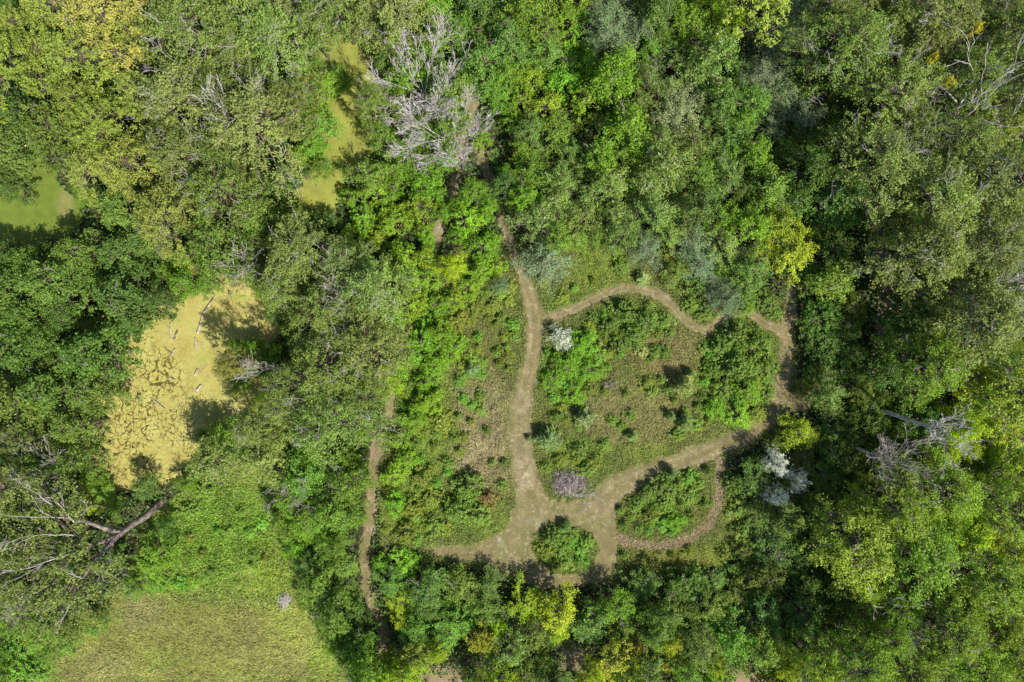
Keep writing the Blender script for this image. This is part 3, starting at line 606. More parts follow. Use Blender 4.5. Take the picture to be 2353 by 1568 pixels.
def auto_label(x, y, size, word):
    lx, ly, ln = min(LAND, key=lambda q: (q[0] - x) ** 2 + (q[1] - y) ** 2)
    dx, dy = x - lx, y - ly; d = math.hypot(dx, dy); a = math.degrees(math.atan2(-dy, dx)) % 360
    dr = ['right of', 'above right of', 'above', 'above left of', 'left of', 'below left of', 'below', 'below right of'][int(((a + 22.5) % 360) // 45)]
    ds = 'right beside and ' if d < 45 else 'close ' if d < 95 else 'a little ' if d < 150 else 'well ' if d < 220 else 'far '
    for o in ORD:
        lab = f"{o}{size} {word} {ds}{dr} {ln}"
        if lab not in LABELS: return lab
    return lab
def place(key, x, y, rpx=None, label=None, col=None, rz=None, proto=None, group='', word=None, hs=1.0):
    """x, y: where the middle of the crown shows; rpx: its radius there"""
    k = KINDS[key]; pr = PROTO[key][proto if proto is not None else crng.integers(len(PROTO[key]))]
    crown, trunk, bare, R, H = pr
    if rpx is None: s = crng.uniform(.82, 1.15)
    else: s = rpx * MPP * (CAMH - H * .6) / CAMH / R
    if key == 'o': hs = 1.0 / max(s, .6)
    hz = max(s, .6) * hs if key not in 'cydC' else (s * .5 + .5) * hs
    zc = H * hz * .8
    root = bpy.data.objects.new(k['name'], None); COL.objects.link(root)
    root.location = (gx(x, zc), gy(y, zc), 0); root.rotation_euler = (crng.normal(0, .025), crng.normal(0, .025), crng.uniform(0, 6.283) if rz is None else rz)
    root.scale = (s, s, hz); root.empty_display_size = 1
    tone = {'o': 1.0, 'C': np.array((1.08, 1.18, 1.0)), 'c': np.array((1.10, 1.18, 1.2)), 'y': np.array((1.22, 1.15, 1.15)), 'w': 1.0, 'S': 1.0, 'Y': .9, 'd': np.array((1.1, 1.1, .95)), 'k': np.array((1.1, 1.2, 1.0))}.get(key, np.array((1.10, 1.22, 1.0)))
    c = tone * np.array(k['col'][crng.integers(len(k['col']))] if col is None else col) * crng.uniform(.86, 1.16) * (1 + crng.normal(0, .04, 3)) if col is None else np.array(col)
    c = c * np.array((.94, .97, .86)) if key in 'cy' else c
    o = bpy.data.objects.new('crown', crown); COL.objects.link(o); o.parent = root; o.color = (*[float(v) for v in c], 1)
    o = bpy.data.objects.new('trunk', trunk); COL.objects.link(o); o.parent = root
    if bare:
        o = bpy.data.objects.new('bare_branches', bare); COL.objects.link(o); o.parent = root
    size = 'small' if s < .92 else ('large' if s > 1.08 else 'medium')
    if label is None: label = auto_label(x, y, size, word or k['word'])
    LABELS[label] = 1
    cat = 'shrub' if key in 'sS' else 'tree'
    tag(root, label, cat, group or {'s': 'shrubs in the clearing', 'S': 'silvery olive shrubs'}.get(key, k['word'] + 's of the wood'))
    TREES.append((x, y, R * s / MPP * CAMH / (CAMH - H * .6)))
    return root

GRID = """
yyycccccccgggbwglywccccc
yyydccccc.gggbgwpywkcccc
dyyccccg.gggbgkppgwkkccc
ddycccc.gggbgpgppggkkccy
dyyycckcbb.gppppgggddccc
ddddddcccbbb.gppgylddccc
dddd.dcccbbbw.wgwgd.ddcc
ddd...cccbb......gdd.dcc
dd....cccbb......gddkdgc
dd....ccccb......ggdkkll
kd..ggccgb.......gkkkcll
cc..gggggb......gkkkkcll
ccc...gggb.......kkkccll
cccg...ggbg....ggkkkcccl
cc.....gglgglgggggkkcccc
gg.....gglglkglglggccccc
""".strip().split('\n')
OPEN_RES = 4
def build_openmask():
    xs = np.arange(-100, 2460, OPEN_RES); ys = np.arange(-100, 1680, OPEN_RES)
    X, Y = np.meshgrid(xs, ys); return f_open(X.astype(float), Y.astype(float))
def near_open(mask, x, y, r):
    th = np.linspace(0, 6.283, 12, endpoint=False); n = 0
    for q, rr in ((0, .01), (1, .5), (2, .85)):
        for t in th:
            i = int((y + math.sin(t) * r * rr + 100) / OPEN_RES); j = int((x + math.cos(t) * r * rr + 100) / OPEN_RES)
            if 0 <= i < mask.shape[0] and 0 <= j < mask.shape[1] and mask[i, j]: n += 1 if q else 12
    return n
def fill_forest():
    mask = build_openmask(); rng = np.random.default_rng(2024); np_ = 0
    for rnd, (tries, lo, hi, sep) in enumerate([(6000, .85, 1.15, .68), (6000, .6, .85, .60), (5000, .45, .6, .58)]):
        for _ in range(tries):
            x = rng.uniform(-30, 2383); y = rng.uniform(-30, 1598)
            jx = x + rng.normal(0, 28); jy = y + rng.normal(0, 28)
            ci = int(np.clip(jx / 98.05, 0, 23)); ri = int(np.clip(jy / 98, 0, 15)); key = GRID[ri][ci]
            if key == '.':
                ci = int(np.clip(x / 98.05, 0, 23)); ri = int(np.clip(y / 98, 0, 15)); key = GRID[ri][ci]
                if key == '.': key = 'g' if rnd else 'd' if x < 700 else 'g'
            if (ri > 10 and ci > 18 or ri > 7 and ci > 21) and key in 'cgl': key = 'C' if key != 'l' or rng.random() < .6 else 'l'
            if key == 'd' and 1790 < x < 1990 and 560 < y < 1010: key = 'k'
            if rnd == 2 and key in 'cydC': key = 'g' if rng.random() < .5 else key
            if rng.random() < .05 and key in 'gbpl': key = 'gbplY'[rng.integers(5)]
            k = KINDS[key]; r = k['R'] * rng.uniform(lo, hi) / MPP * CAMH / (CAMH - k['H'] * .6)
            if near_open(mask, x, y, r * (1.22 if rnd < 2 else 1.1)) > 0: continue
            if any((x - a) ** 2 + (y - b) ** 2 < (sep * (r + c)) ** 2 for a, b, c in TREES): continue
            h = 1.0
            if 880 < x < 1750 and 1290 < y < 1400: h = .5
            elif 880 < x < 1750 and 1400 <= y < 1460: h = .75
            elif 1640 < x < 1790 and 1030 < y < 1340: h = .55
            elif 1790 <= x < 1900 and 1000 < y < 1340: h = .7
            elif 1825 < x < 1930 and 600 < y < 1010: h = .6
            elif x < 330 and 380 < y < 640: h = .8
            elif 1640 < x < 1830 and y > 600 and y < 760: h = .6
            if 1780 < x < 1960 and 1050 < y < 1260: h = .5
            if key in 'gpkbl': h *= rng.uniform(.72, 1.25)
            place(key, x, y, r, hs=h)
            np_ += 1
    print('forest fill', np_, 'total', len(TREES))

# hand placed: (kind, x, y, r, colour or None, label)
HERO = [
 ('w', 1252, 600, 58, (.125, .175, .095), 'large round blue-grey willow beside the top of the clearing trail'),
 ('w', 1490, 570, 45, (.115, .160, .085), 'blue-grey willow at the wood edge above the arched trail'),
 ('w', 1672, 690, 42, (.095, .140, .075), 'grey-green willow just above the wavy trail at upper right of clearing'),
 ('w', 370, 577, 28, (.12, .155, .09), 'small grey willow beside the pale log near the second lawn'),
 ('w', 1150, 655, 22, (.11, .16, .075), 'small grey-green willow left of the trail at the clearing top'),
 ('w', 285, 130, 30, (.16, .2, .13), 'small pale grey willow in a gap of the top left wood'),
 ('S', 1287, 776, 29, (.31, .34, .27), 'round whitish silver shrub casting a shadow on the trail junction'),
 ('S', 1791, 1070, 27, (.52, .53, .49), 'upper of three silver-white shrubs right of the clearing'),
 ('S', 1842, 1108, 24, (.52, .53, .49), 'right of three silver-white shrubs right of the clearing'),
 ('S', 1795, 1142, 24, (.52, .53, .49), 'lower of three silver-white shrubs right of the clearing'),
 ('l', 1030, 610, 36, (.20, .28, .012), 'vivid lime-green young tree above the left thicket'),
 ('Y', 1105, 1475, 42, (.19, .21, .02), 'yellow-green bushy tree near the bottom left of the lower wood'),
 ('Y', 1410, 1525, 52, (.21, .24, .03), 'bright yellow-green tree at the bottom edge below the round island'),
 ('Y', 1545, 1530, 30, (.25, .23, .02), 'small golden tree at the bottom edge right of the yellow tree'),
 ('Y', 1470, 1490, 20, (.30, .24, .06), 'small orange-tan sapling beside the bright yellow tree'),
 ('o', 2215, 82, 12, (.30, .27, .03), 'topmost small golden tree in the top right wood'),
 ('o', 2150, 212, 11, (.28, .26, .03), 'small golden tree left of the tall forked dead tree'),
 ('o', 2135, 160, 9, (.28, .26, .03), 'smallest golden tree between the other golden trees at top right'),
 ('l', 1820, 1535, 42, (.18, .24, .015), 'vivid lime birch at the bottom edge at lower right'),
 ('l', 1800, 510, 48, (.165, .22, .025), 'sunny yellow-lime birch in the wood left of the shaded trail'),
 ('p', 1400, 420, 50, None, 'aspen with whitish leaf undersides in the middle of the upper wood'),
 ('p', 1420, 480, 45, None, 'aspen with silvery speckled crown above the blue-grey willow'),
 ('p', 1665, 560, 42, None, 'pale speckled aspen right of the blue-grey willow'),
 ('w', 1570, 240, 60, (.15, .185, .085), 'broad silvery-green willow in the upper wood'),
 ('w', 1400, 60, 60, (.11, .16, .075), 'bluish green willow near the top edge'),
 ('c', 862, 228, 50, (.13, .19, .04), 'tall green poplar shading the middle of the pond channel'),
 ('g', 838, 392, 42, (.12, .19, .035), 'round green tree at the lower end of the pond channel'),
 ('c', 575, 985, 52, (.14, .18, .05), 'tall poplar whose shadow falls across the lower duckweed pond'),
 ('d', 168, 575, 55, None, 'dark round maple shading the lower half of the small lawn'),
 ('g', 255, 880, 36, (.10, .17, .04), 'green young tree leaning over the left shore of the duckweed pond'),
 ('g', 322, 1122, 30, (.09, .15, .035), 'rounded green tree beside the big leaning trunk'),
 ('g', 1920, 905, 42, (.13, .2, .05), 'pale-topped green tree between the two right trails'),
 ('g', 1085, 440, 38, (.10, .19, .02), 'pointed bright green tree between the two shaded trails'),
 ('b', 1070, 500, 42, None, 'bright green box elder between the two shaded trails'),
 ('b', 1110, 560, 38, None, 'bright green box elder left of where the trail enters the clearing'),
 ('c', 520, 840, 40, (.19, .19, .05), 'yellowish poplar leaning over the right side of the duckweed pond'),
 ('g', 480, 1060, 60, (.13, .18, .045), 'pale green leafy tree between duckweed pond and field'),
 ('g', 600, 1060, 55, (.15, .2, .05), 'pale yellow-green tree right of the duckweed pond'),
]
SHRUB_SPOTS = [(960, 790, 44, 'b'), (1012, 765, 36, 'b'), (1055, 735, 30, 'Ys'), (1000, 835, 38, 'b'), (1040, 800, 30, 'b'), (975, 880, 28, 'b'), (985, 925, 34, 'b'), (1010, 970, 30, 'ys'), (950, 965, 30, 'b'), (912, 1015, 28, 'b'), (935, 1060, 30, 'b'), (965, 1100, 28, 'ys'), (900, 1095, 28, 'b'), (905, 1160, 28, 'b'), (945, 1170, 30, 'ys'), (990, 1150, 28, 'ys'), (1080, 1120, 38, 'ds'), (1050, 1175, 38, 'ds'), (1105, 1185, 30, 'gs'), (1000, 1210, 30, 'gs'), (935, 1225, 30, 'ys'), (1120, 1150, 24, 'rs'),
 (1075, 660, 32, 'b'), (1110, 620, 30, 'b'), (1000, 700, 34, 'b'), (1040, 690, 28, 'b'), (1140, 610, 24, 'b'), (1095, 700, 22, 'ys'), (1060, 870, 16, 'gs'),
 (1440, 715, 34, 'ds'), (1490, 735, 32, 'ds'), (1400, 750, 28, 'ds'), (1425, 790, 28, 'ds'), (1530, 735, 22, 'gs'), (1460, 765, 26, 'ds'), (1345, 790, 34, 'b'), (1305, 840, 38, 'b'), (1352, 850, 34, 'b'), (1270, 870, 28, 'b'), (1320, 905, 30, 'b'), (1478, 810, 16, 'ps'), (1380, 815, 22, 'gs'),
 (1700, 765, 38, 'ds'), (1750, 790, 34, 'ds'), (1660, 795, 30, 'ds'), (1640, 850, 24, 'ds'), (1700, 845, 38, 'ds'), (1760, 850, 32, 'gs'), (1722, 905, 38, 'b'), (1665, 895, 30, 'gs'), (1765, 905, 22, 'gs'), (1700, 955, 34, 'b'), (1645, 940, 30, 'b'), (1740, 955, 24, 'ys'), (1600, 975, 22, 'gs'), (1560, 1000, 18, 'gs'),
 (1560, 625, 34, 'g'), (1600, 655, 32, 'ds'), (1625, 715, 26, 'gs'), (1545, 580, 34, 'ys'), (1430, 610, 24, 'gs'), (1760, 690, 30, 'ds'), (1720, 680, 30, 'ds'), (1785, 720, 20, 'gs'), (1590, 700, 22, 'gs'),
 (1522, 1118, 32, 'ds'), (1492, 1136, 25, 'ds'), (1556, 1122, 24, 'gs'), (1530, 1160, 27, 'gs'), (1552, 1200, 24, 'b'), (1462, 1165, 20, 'gs'), (1590, 1140, 22, 'gs'), (1495, 1190, 22, 'ys'), (1630, 1085, 12, 'ds'),
 (1268, 1238, 26, 'ds'), (1312, 1232, 23, 'gs'), (1290, 1262, 25, 'gs'), (1335, 1262, 23, 'fs'), (1255, 1272, 22, 'ys'), (1300, 1294, 22, 'gs'), (1334, 1290, 18, 'fs'), (1282, 1300, 20, 'ys'),
 (1350, 1080, 22, 'gs'), (1370, 1060, 20, 'ys'), (1330, 1040, 24, 'gs'), (1290, 1060, 20, 'ys'), (1255, 1075, 16, 'gs'), (1500, 900, 16, 'gs'), (1430, 980, 14, 'gs'), (1275, 960, 16, 'ds'),
 (1690, 1110, 28, 'ds'), (1700, 1170, 28, 'gs'), (1710, 1230, 30, 'gs'), (1665, 1275, 20, 'ys'), (1690, 1305, 24, 'ds'), (1600, 1318, 22, 'gs'), (1540, 1318, 20, 'ds'),
 (20, 1500, 34, 'fs'), (70, 1545, 30, 'fs'), (20, 1560, 32, 'fs'), (360, 1345, 24, 'fs'), (410, 1340, 20, 'fs'), (740, 1300, 30, 'gs'), (470, 1130, 28, 'gs'), (430, 1175, 24, 'gs')]
SH_COL = {'fs': ((.11, .23, .032), 'soft light green'), 'ys': ((.135, .175, .028), 'yellow-green'), 'Ys': ((.155, .185, .028), 'yellowish'), 'ds': ((.10, .165, .030), 'dark green'), 'gs': ((.125, .20, .035), 'fresh green'), 'rs': ((.17, .13, .045), 'brownish'), 'ps': ((.3, .34, .12), 'pale lime')}

def build_pines():
    rng = np.random.default_rng(8)
    def pine_mesh(r, H):
        tb = Tubes(); tb.add([(0, 0, 0), (0, 0, H * .5), (0, 0, H)], [.06, .04, .012], 6)
        Cs = []; Ns = []; Ds = []
        nlev = 9
        for l in range(nlev):
            z = H * (.1 + .86 * l / (nlev - 1)); R = r * (1 - (l / nlev) ** 1.3) + .12; nb = 9 if l < 6 else 6
            for b in range(nb):
                az = b * 6.283 / nb + l * 2.4 + rng.normal(0, .3); Rb = R * rng.uniform(.6, 1.15)
                d = np.array([math.cos(az), math.sin(az), .28])
                tb.add([(0, 0, z), tuple(np.array([0, 0, z]) + d * Rb)], [.018, .006], 3)
                n = int(70 * Rb / r) + 12; t = rng.uniform(.12, 1.05, n)
                off = rng.normal(0, .065, (n, 3))
                Cs.append(np.array([0, 0, z]) + d * (Rb * t)[:, None] + off); Ds.append(np.tile(d, (n, 1)) + off * 6 + rng.normal(0, .25, (n, 3)))
        C = np.vstack(Cs); D = np.vstack(Ds); D /= np.linalg.norm(D, axis=1)[:, None]; n = len(C)
        up = np.array([0, 0, 1.0]) + rng.normal(0, .4, (n, 3)); side = np.cross(D, up); side /= np.linalg.norm(side, axis=1)[:, None]
        L = rng.uniform(.14, .24, n)[:, None]; wv = .022
        V = np.stack([C - side * wv, C + side * wv, C + side * wv * .5 + D * L, C - side * wv * .5 + D * L], 1).reshape(-1, 3)
        cm = mesh_from('needles', V, np.arange(4 * n).reshape(n, 4), 4, [M['leaf_soft']], {'tint': ('FLOAT', rng.random(n))})
        return cm, tb.mesh('trunk', M['bark'])
    A = [pine_mesh(1.0, 2.3), pine_mesh(1.0, 2.0), pine_mesh(1.0, 1.8), pine_mesh(1.0, 2.6)]
    spots = [(1086, 852, 18, (.13, .21, .13), 'round blue-green young pine at the edge of the left thicket'),
             (1346, 962, 25, (.14, .20, .13), 'blue-green young pine in the middle of the large meadow loop'),
             (1262, 1013, 29, (.13, .20, .12), 'spreading blue-green pine right of the pale central trail'),
             (1455, 1004, 15, (.14, .22, .10), 'small light green pine low in the large meadow loop'),
             (1572, 885, 27, (.15, .20, .10), 'soft grey-green pine left of the right-hand thicket'),
             (1577, 975, 22, (.13, .20, .10), 'green pine near the lower right of the meadow loop'),
             (1478, 641, 18, (.19, .27, .17), 'pale frosted pine on the verge above the arched trail'),
             (1545, 958, 13, (.12, .18, .10), 'smallest pine beside the green pine in the meadow loop'),
             (1590, 860, 14, (.12, .19, .08), 'small pine just right of the soft grey-green pine'),
             (1215, 1010, 8, (.10, .15, .08), 'tiny dark sapling pine standing on the central trail'),
             (1300, 1215, 17, (.09, .17, .07), 'dark pine on the upper rim of the round island'),
             (1545, 1090, 15, (.09, .16, .07), 'dark pine on top of the right-hand shrub island'),
             (1290, 955, 9, (.10, .16, .08), 'tiny pine left of the middle meadow pine')]
    for i, (x, y, r, c, lab) in enumerate(spots):
        cm, tm = A[i % 4]; s = r * MPP * .9; root = bpy.data.objects.new('pine_sapling', None); COL.objects.link(root)
        root.location = G((x, y), 1.5); root.scale = (s * .9, s * .9, s * 1.1); root.rotation_euler = (0, 0, i * 1.3)
        o = link('needles', cm, root); o.color = (c[0] * 1.15, c[1] * 1.05, c[2] * .62, 1); link('trunk', tm, root)
        tag(root, lab, 'pine', 'young pines in the clearing')

# ---------------------------------------------------------------- dead wood
def dead_tree(name, x, y, rpx, H, label, seed, mat='bark_pale', nl=5, depth=4, lean=(0, 0), r0=.22, zb=.45, spread=.75, cat='dead tree', kids=(2, 4), rmin=.022, flat=.85, Lf=.62, wig=.17):
    """x, y: where the branch crown shows"""
    rng = np.random.default_rng(seed); zc = H * .75; R = rpx * MPP * (CAMH - zc) / CAMH
    root = bpy.data.objects.new(name, None); COL.objects.link(root)
    bx, by = gx(x, zc) - lean[0] * zc, gy(y, zc) - lean[1] * zc; root.location = (bx, by, 0)
    tr = Tubes(); k = 6; t = np.linspace(0, 1, k); hub = H * zb
    pts = np.stack([lean[0] * t * hub, lean[1] * t * hub, t * hub], 1); pts[1:-1, :2] += rng.normal(0, .08, (k - 2, 2))
    tr.add(pts, r0 * (1.25 - .5 * t), 9)
    link('trunk', tr.mesh('trunk', M[mat]), root)
    az0 = rng.uniform(0, 6.28)
    for b in range(nl):
        tb = Tubes(); az = az0 + b * 6.283 / nl + rng.normal(0, .15)
        top = H - hub; d = np.array([math.cos(az) * R * .75 + lean[0] * top, math.sin(az) * R * .75 + lean[1] * top, top * flat])
        L = np.linalg.norm(d) * Lf
        grow(rng, tb, pts[-1] - np.array([0, 0, rng.uniform(0, hub * .12)]), d, L, r0 * .55, depth, wig, 4, kids, .62, .02, rmin, spread)
        link('limb', tb.mesh('limb', M[mat]), root)
    tag(root, label, cat, None)
    return root
def sticks(rng, tb, n, rx, ry, h, L=(1.2, 3.0), r=(.015, .045), tilt=.35, axis=None):
    for _ in range(n):
        a = rng.uniform(0, 6.28); q = math.sqrt(rng.random()); cx, cy = rx * q * math.cos(a) * .8, ry * q * math.sin(a) * .8
        cz = h * (1 - q ** 2) * rng.uniform(.2, 1) + .06; az = rng.uniform(0, 6.28) if axis is None else axis + rng.normal(0, .5)
        l = rng.uniform(*L); d = np.array([math.cos(az), math.sin(az), rng.normal(0, tilt * .5)]); d /= np.linalg.norm(d); c = np.array([cx, cy, cz])
        m = c + rng.normal(0, .12, 3); p0 = c - d * l / 2; p1 = c + d * l / 2
        p0[2] = max(p0[2], .04); p1[2] = max(p1[2], .04); m[2] = max(m[2], .05)
        rr = rng.uniform(*r); tb.add([p0, m, p1], [rr, rr * .8, rr * .3], 4)
def log(name, pts, rads, label, mat='bark_log', cat='log', stubs=0, seed=1, group=None):
    rng = np.random.default_rng(seed); tb = Tubes(); p = [np.array(q, float) for q in pts]
    P = []; Rr = []
    for i in range(len(p) - 1):
        for t in np.linspace(0, 1, 4, endpoint=False):
            P.append(p[i] * (1 - t) + p[i + 1] * t + rng.normal(0, rads[i] * .12, 3)); Rr.append((rads[i] * (1 - t) + rads[i + 1] * t) * rng.uniform(.92, 1.08))
    P.append(p[-1]); Rr.append(rads[-1]); tb.add(P, Rr, 10)
    tb.cap(P[0], P[0] - P[1], Rr[0]); tb.cap(P[-1], P[-1] - P[-2], Rr[-1])
    for s in range(stubs):
        i = rng.integers(2, len(P) - 1); d = rng.normal(size=3); d[2] = abs(d[2]) * .5
        grow(rng, tb, P[i], d, rads[0] * rng.uniform(3, 6), rads[-1] * .4, 1, .2, 3, (1, 2), rmin=.012)
    o = link(name, tb.mesh(name, M[mat])); tag(o, label, cat, group); return o

def build_dead():
    dead_tree('dead_tree', 968, 190, 112, 12, 'upper of two entwined bleached dead trees, branches spreading wide, near the pond channel', 11, nl=11, depth=4, r0=.13, rmin=.019, kids=(3, 4), flat=.5, Lf=.72, wig=.08)
    dead_tree('dead_tree', 1015, 300, 112, 11, 'lower of two entwined bleached dead trees, its twigs reaching over the bare trail', 12, nl=11, depth=4, r0=.13, rmin=.019, kids=(3, 4), flat=.5, Lf=.72, wig=.08)
    dead_tree('dead_tree', 1035, 85, 34, 9, 'small pinkish dead tree above the pair of bleached dead trees', 13, 'bark_twig', nl=4, depth=3, r0=.13)
    dead_tree('dead_tree', 2270, 225, 95, 20, 'tall forked dead tree with long grey limbs near the top right corner', 14, nl=5, depth=3, r0=.36, lean=(.05, .05), kids=(2, 3), rmin=.022, spread=.6)
    dead_tree('dead_tree', 2300, 655, 62, 17, 'bleached dead tree at the right edge, halfway down', 15, nl=5, depth=3, r0=.22)
    dead_tree('dead_tree', 2152, 985, 58, 17, 'leaning dead tree with exposed grey trunk, right of the silver shrubs', 16, nl=6, depth=4, r0=.26, lean=(.10, -.10), zb=.72, rmin=.018)
    dead_tree('dead_tree', 2050, 1062, 68, 14, 'bushy grey dead tree just right of the three silver shrubs', 17, 'bark_twig', nl=8, depth=4, r0=.2, lean=(.06, -.08), zb=.5, rmin=.016)
    dead_tree('dead_tree', 2020, 1225, 48, 12, 'thin grey dead tree below the bushy dead tree at lower right', 18, 'bark_twig', nl=5, depth=3, r0=.15)
    dead_tree('dead_tree', 2060, 1430, 45, 14, 'thin crooked dead tree in the lower right wood', 38, 'bark_twig', nl=4, depth=3, r0=.15)
    dead_tree('dead_tree', 2130, 200, 40, 17, 'thin dead poplar top near yellow leaves at top right', 39, 'bark_twig', nl=4, depth=2, r0=.15)
    dead_tree('dead_tree', 2120, 290, 45, 15, 'grey dead branches left of the tall forked dead tree', 40, 'bark_twig', nl=5, depth=3, r0=.15)
    dead_tree('dead_tree', 508, 268, 36, 17, 'white dead treetop in the top left wood', 19, nl=5, depth=3, r0=.16, zb=.7)
    dead_tree('dead_tree', 560, 605, 42, 12, 'grey drooping dead treetop above the duckweed pond', 20, 'bark_twig', nl=8, depth=3, r0=.15, zb=.6)
    dead_tree('dead_tree', 765, 655, 38, 15, 'pinkish upright dead treetop in the wood right of the duckweed pond', 21, 'bark_twig', nl=6, depth=3, r0=.2, zb=.6)
    dead_tree('dead_tree', 800, 690, 34, 14, 'dark grey dead treetop beside the pinkish dead treetop', 31, 'bark_twig', nl=5, depth=3, r0=.16, zb=.6)
    dead_tree('dead_tree', 665, 1125, 44, 8, 'grey dead bushy tree between the field and the narrow trail', 22, 'bark_twig', nl=7, depth=4, r0=.12, rmin=.015)
    dead_tree('dead_tree', 600, 850, 30, 15, 'twiggy dead treetop over the right shore of the duckweed pond', 23, 'bark_twig', nl=5, depth=3, r0=.14, zb=.7)
    dead_tree('dead_tree', 35, 1385, 52, 10, 'soft grey leafless tree at the left edge near the bottom', 24, 'bark_twig', nl=9, depth=4, r0=.14, rmin=.014)
    dead_tree('dead_tree', 110, 1080, 42, 11, 'small grey dead tree at left below the duckweed pond', 25, 'bark_twig', nl=6, depth=3, r0=.14)
    dead_tree('dead_shrub', 1403, 887, 17, 1.3, 'low pinkish dead bush in the meadow loop', 26, 'bark_twig', nl=14, depth=2, r0=.05, zb=.2, rmin=.014, cat='dead shrub')
    # reddish fallen conifer
    rng = np.random.default_rng(4); tb = Tubes(); root = bpy.data.objects.new('fallen_conifer', None); COL.objects.link(root)
    z = 8.5; a = np.array(G((428, 372), z, z)); b = np.array(G((532, 428), z, z - 1.2)); root.location = (a + b) / 2 * np.array([1, 1, 0])
    a -= np.array(root.location); b -= np.array(root.location)
    base = np.array([b[0] + 1.5, b[1] - 1.2, 0.0])
    tb.add([a, (a + b) / 2, b, base], [.05, .09, .12, .16], 7); link('trunk', tb.mesh('trunk', M['bark_pale']), root)
    tb = Tubes()
    for i in range(110):
        t = rng.uniform(.08, 1); p = a * (1 - t) + b * t; s = rng.choice([-1, 1]); ax = (b - a) / np.linalg.norm(b - a); pr = np.array([-ax[1], ax[0], 0]) * s
        grow(rng, tb, p, pr + ax * .9 + rng.normal(0, .25, 3), rng.uniform(.9, 2.2) * (.5 + t), .022, 1, .15, 3, (2, 3), rmin=.01)
    link('dead_branches', tb.mesh('dead_branches', M['bark_rust']), root)
    tag(root, 'rusty brown dead conifer caught in the canopy of the top left wood', 'dead tree')
    # brush piles
    for (x, y, rx, ry, n, lab, mat, h) in [(1305, 1108, 46, 35, 420, 'large heap of grey purple cut branches beside the trail junction', 'bark_brush', 1.3), (655, 1378, 17, 20, 110, 'small heap of pale grey branches at the right edge of the field', 'bark_pale', .9)]:
        rng = np.random.default_rng(int(x)); tb = Tubes(); sticks(rng, tb, n, rx * MPP, ry * MPP, h, L=(.9, 2.3) if n > 200 else (.7, 1.6))
        o = link('brush_pile', tb.mesh('brush_pile', M[mat])); o.location = G((x, y)); tag(o, lab, 'brush pile')
    rng = np.random.default_rng(6); tb = Tubes()
    for i in range(9): grow(rng, tb, (0, 0, .15), (math.cos(.3 + i * .28 - 1.3), math.sin(.3 + i * .28 - 1.3), .1), 2.0, .03, 2, .2, 4, (2, 3), up=0, rmin=.014)
    o = link('fallen_branch', tb.mesh('fallen_branch', M['bark_pale'])); o.location = G((1318, 1138)); tag(o, 'pale fallen branch spreading onto the trail below the large brush heap', 'branch')
    # pond logs
    z = .08
    L = lambda pts, r, lab, sd, st=1, mat='bark_twig': log('log', [G(p, 0, z + i * .12) for i, p in enumerate(pts)], r, lab, mat, 'log', st, sd, 'dead logs lying in the duckweed pond')
    L([(454, 766), (471, 716), (497, 682)], [.16, .10, .04], 'longest curved log in the duckweed pond, thick end at the bottom', 1, 3)
    L([(392, 783), (393, 743)], [.10, .06], 'straight upright log left of the middle of the duckweed pond', 2)
    L([(400, 780), (410, 760)], [.14, .07], 'short thick log right beside the straight upright log in the pond', 3, 1, 'bark_log')
    L([(454, 803), (450, 777)], [.14, .08], 'broken forked log just below the longest curved log', 4, 3)
    L([(396, 815), (404, 801)], [.10, .06], 'short pale log just below the straight upright log', 5)
    L([(449, 863), (455, 848)], [.16, .09], 'pale stub of log in the shaded right part of the pond', 6)
    L([(453, 898), (463, 885)], [.19, .10], 'thick pale stub of log farther down the pond, by the tree shadow', 7)
    L([(346, 914), (362, 925), (382, 941)], [.07, .09, .05], 'thin slanting log in the cracked middle of the duckweed pond', 8)
    L([(378, 799), (396, 812)], [.05, .05], 'thin dark stick meeting the short pale log', 9, 0, 'bark_log')
    L([(403, 684), (418, 693)], [.16, .08], 'pale log at the top shore of the duckweed pond', 10, 2)
    L([(368, 718), (384, 721)], [.15, .10], 'brown log at the left shore of the duckweed pond', 11, 1, 'bark_log')
    log('log', [G((342, 572), 0, .25), G((347, 586), 0, .25), G((353, 603), 0, .25)], [.28, .33, .24], 'pale pinkish log lying beside the small grey willow near the lawn', 'bark_pale')
    # extra bare limbs in the bottom-left: the great leaning poplar
    root = bpy.data.objects.new('leaning_poplar_tree', None); COL.objects.link(root)
    root.location = G((376, 1150)); o0 = np.array(root.location)
    def at(x, y, z): return np.array(G((x, y), z, z)) - o0
    rng = np.random.default_rng(44); tb = Tubes()
    tb.add([at(376, 1148, 0) + (0, 0, -.1), at(362, 1163, 1.2), at(330, 1190, 3.2), at(300, 1207, 5.2), at(270, 1232, 7.2)], [.62, .50, .45, .42, .38], 12)
    for e in ([at(270, 1232, 7.2), at(245, 1258, 8.5), at(215, 1290, 9.6), at(190, 1330, 11)], [at(270, 1232, 7.2), at(235, 1245, 8.8), at(190, 1262, 10.5), at(140, 1280, 12.5)], [at(280, 1225, 6.6), at(240, 1214, 8), at(200, 1200, 10), at(150, 1190, 12.5)]):
        tb.add(e, [.33, .27, .2, .12], 9)
    link('trunk', tb.mesh('trunk', M['bark_log']), root)
    for (px, py, z, tx, ty, tz) in [(150, 1190, 12.2, 5, 1190, 14), (120, 1160, 13, 70, 1120, 15), (140, 1280, 12.3, 20, 1310, 14), (190, 1330, 11, 60, 1300, 13), (170, 1200, 12, 135, 1125, 14), (160, 1390, 11, 150, 1440, 12), (215, 1290, 9.6, 300, 1375, 11), (170, 1230, 12, 30, 1250, 14), (180, 1200, 11, 200, 1140, 13)]:
        tb = Tubes(); a = at(px, py, z); b = at(tx, ty, tz); d = b - a
        grow(rng, tb, a, d, np.linalg.norm(d) * .8, .075, 3, .13, 5, (2, 3), .5, .0, .02, .7)
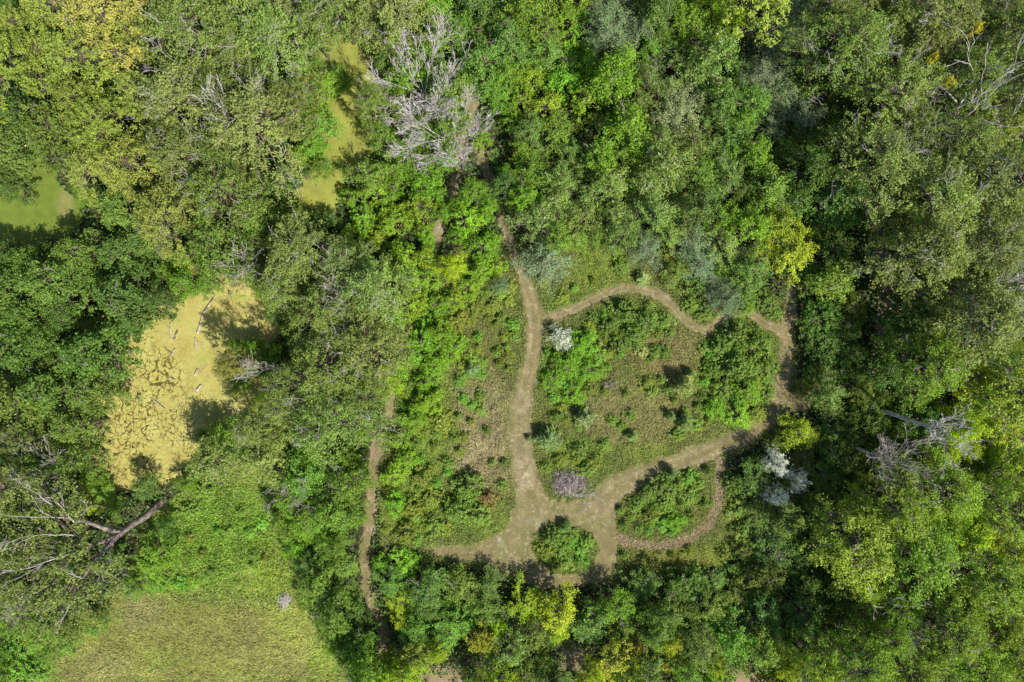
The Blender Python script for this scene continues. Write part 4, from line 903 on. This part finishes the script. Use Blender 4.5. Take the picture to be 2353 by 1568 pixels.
        link('bare_limb', tb.mesh('bare_limb', M['bark_limb']), root)
    P = []
    for _ in range(230):
        x = rng.uniform(10, 300); y = rng.uniform(1090, 1460)
        if x > 205 and y < 1170: continue
        if x > 200 and y < 1300 - (x - 200) * .2: continue
        if ((x - 130) / 150) ** 2 + ((y - 1290) / 190) ** 2 > 1 and rng.random() < .8: continue
        P.append(at(x, y, rng.uniform(9.5, 13)))
    P = np.array(P); (V, F), tint = crown_leaves(rng, P, .8, 75, .26, .58, 1.6)
    o = link('crown', mesh_from('crown', V, F, 4, [M['leaf']], {'tint': ('FLOAT', tint)}), root); o.color = (.115, .15, .04, 1)
    tb = Tubes()
    for p in P[::2]:
        s = at(200, 1270, 8.5); tb.add([s + (p - s) * .45 + rng.normal(0, .2, 3), s + (p - s) * .75 + rng.normal(0, .2, 3), p], [.08, .05, .02], 4)
    link('branches', tb.mesh('branches', M['bark']), root)
    tag(root, 'huge poplar leaning down left from its thick exposed trunk, with bleached bare limbs', 'tree')
    for (x, y, r) in [(60, 1130, 60), (150, 1130, 60), (60, 1240, 70), (170, 1240, 70), (80, 1350, 70), (190, 1350, 70), (260, 1400, 50), (130, 1430, 50), (270, 1230, 40)]: TREES.append((x, y, r))

# ---------------------------------------------------------------- build
build_ground()
build_cover()
for k in KINDS: make_kind(k)
build_dead()
for (key, x, y, r, col, lab) in HERO: place(key, x, y, r, lab, col, hs=2.5 if key == 'S' and x > 1700 else 1.0)
for (x, y, r, t) in SHRUB_SPOTS:
    if t in SH_COL:
        c, wd = SH_COL[t]; c = np.array(c) * crng.uniform(.88, 1.14)
        place('s', x, y, r, None, c, hs=.75 if t != 'ds' else .9, word=wd + ' shrub')
    else:
        place(t, x, y, r, hs=.55 if x > 1180 else .8)
def scatter_low():
    rng = np.random.default_rng(314); spots = []
    zones = [(STRIP, 95), ([(1250, 800), (1400, 700), (1540, 720), (1500, 800), (1330, 930), (1250, 930)], 22), ([(1620, 780), (1780, 760), (1780, 940), (1640, 980), (1560, 900)], 24), (ISLE_D, 22), (ISLE, 12), (MEADOW_OPEN, 60), ([(450, 1130), (620, 1090), (650, 1300), (420, 1320)], 14)]
    for poly, n in zones:
        xs = [p[0] for p in poly]; ys = [p[1] for p in poly]; k = 0; t = 0
        while k < n and t < n * 30:
            t += 1; x = rng.uniform(min(xs), max(xs)); y = rng.uniform(min(ys), max(ys)); r = rng.uniform(9, 19)
            if not inpoly(np.array([x]), np.array([y]), poly)[0]: continue
            a = np.array([x, x + r, x - r, x, x]); b = np.array([y, y, y, y + r, y - r])
            if (f_trail(a, b) | f_hay(a, b)).any() or any((x - q) ** 2 + (y - w_) ** 2 < 400 for q, w_ in spots): continue
            spots.append((x, y)); k += 1
            t2 = ['ys', 'gs', 'fs', 'gs', 'ys' if poly is STRIP else 'ds', 'fs'][rng.integers(6)] if poly is not MEADOW_OPEN else ['ys', 'gs', 'ds'][rng.integers(3)]
            c, wd = SH_COL[t2]; c = np.array(c) * rng.uniform(.95, 1.35)
            place('s', x, y, r, None, c, hs=.75, word=wd + ' shrub')
scatter_low()
build_pines()
fill_forest()
print('objects', len(bpy.data.objects))
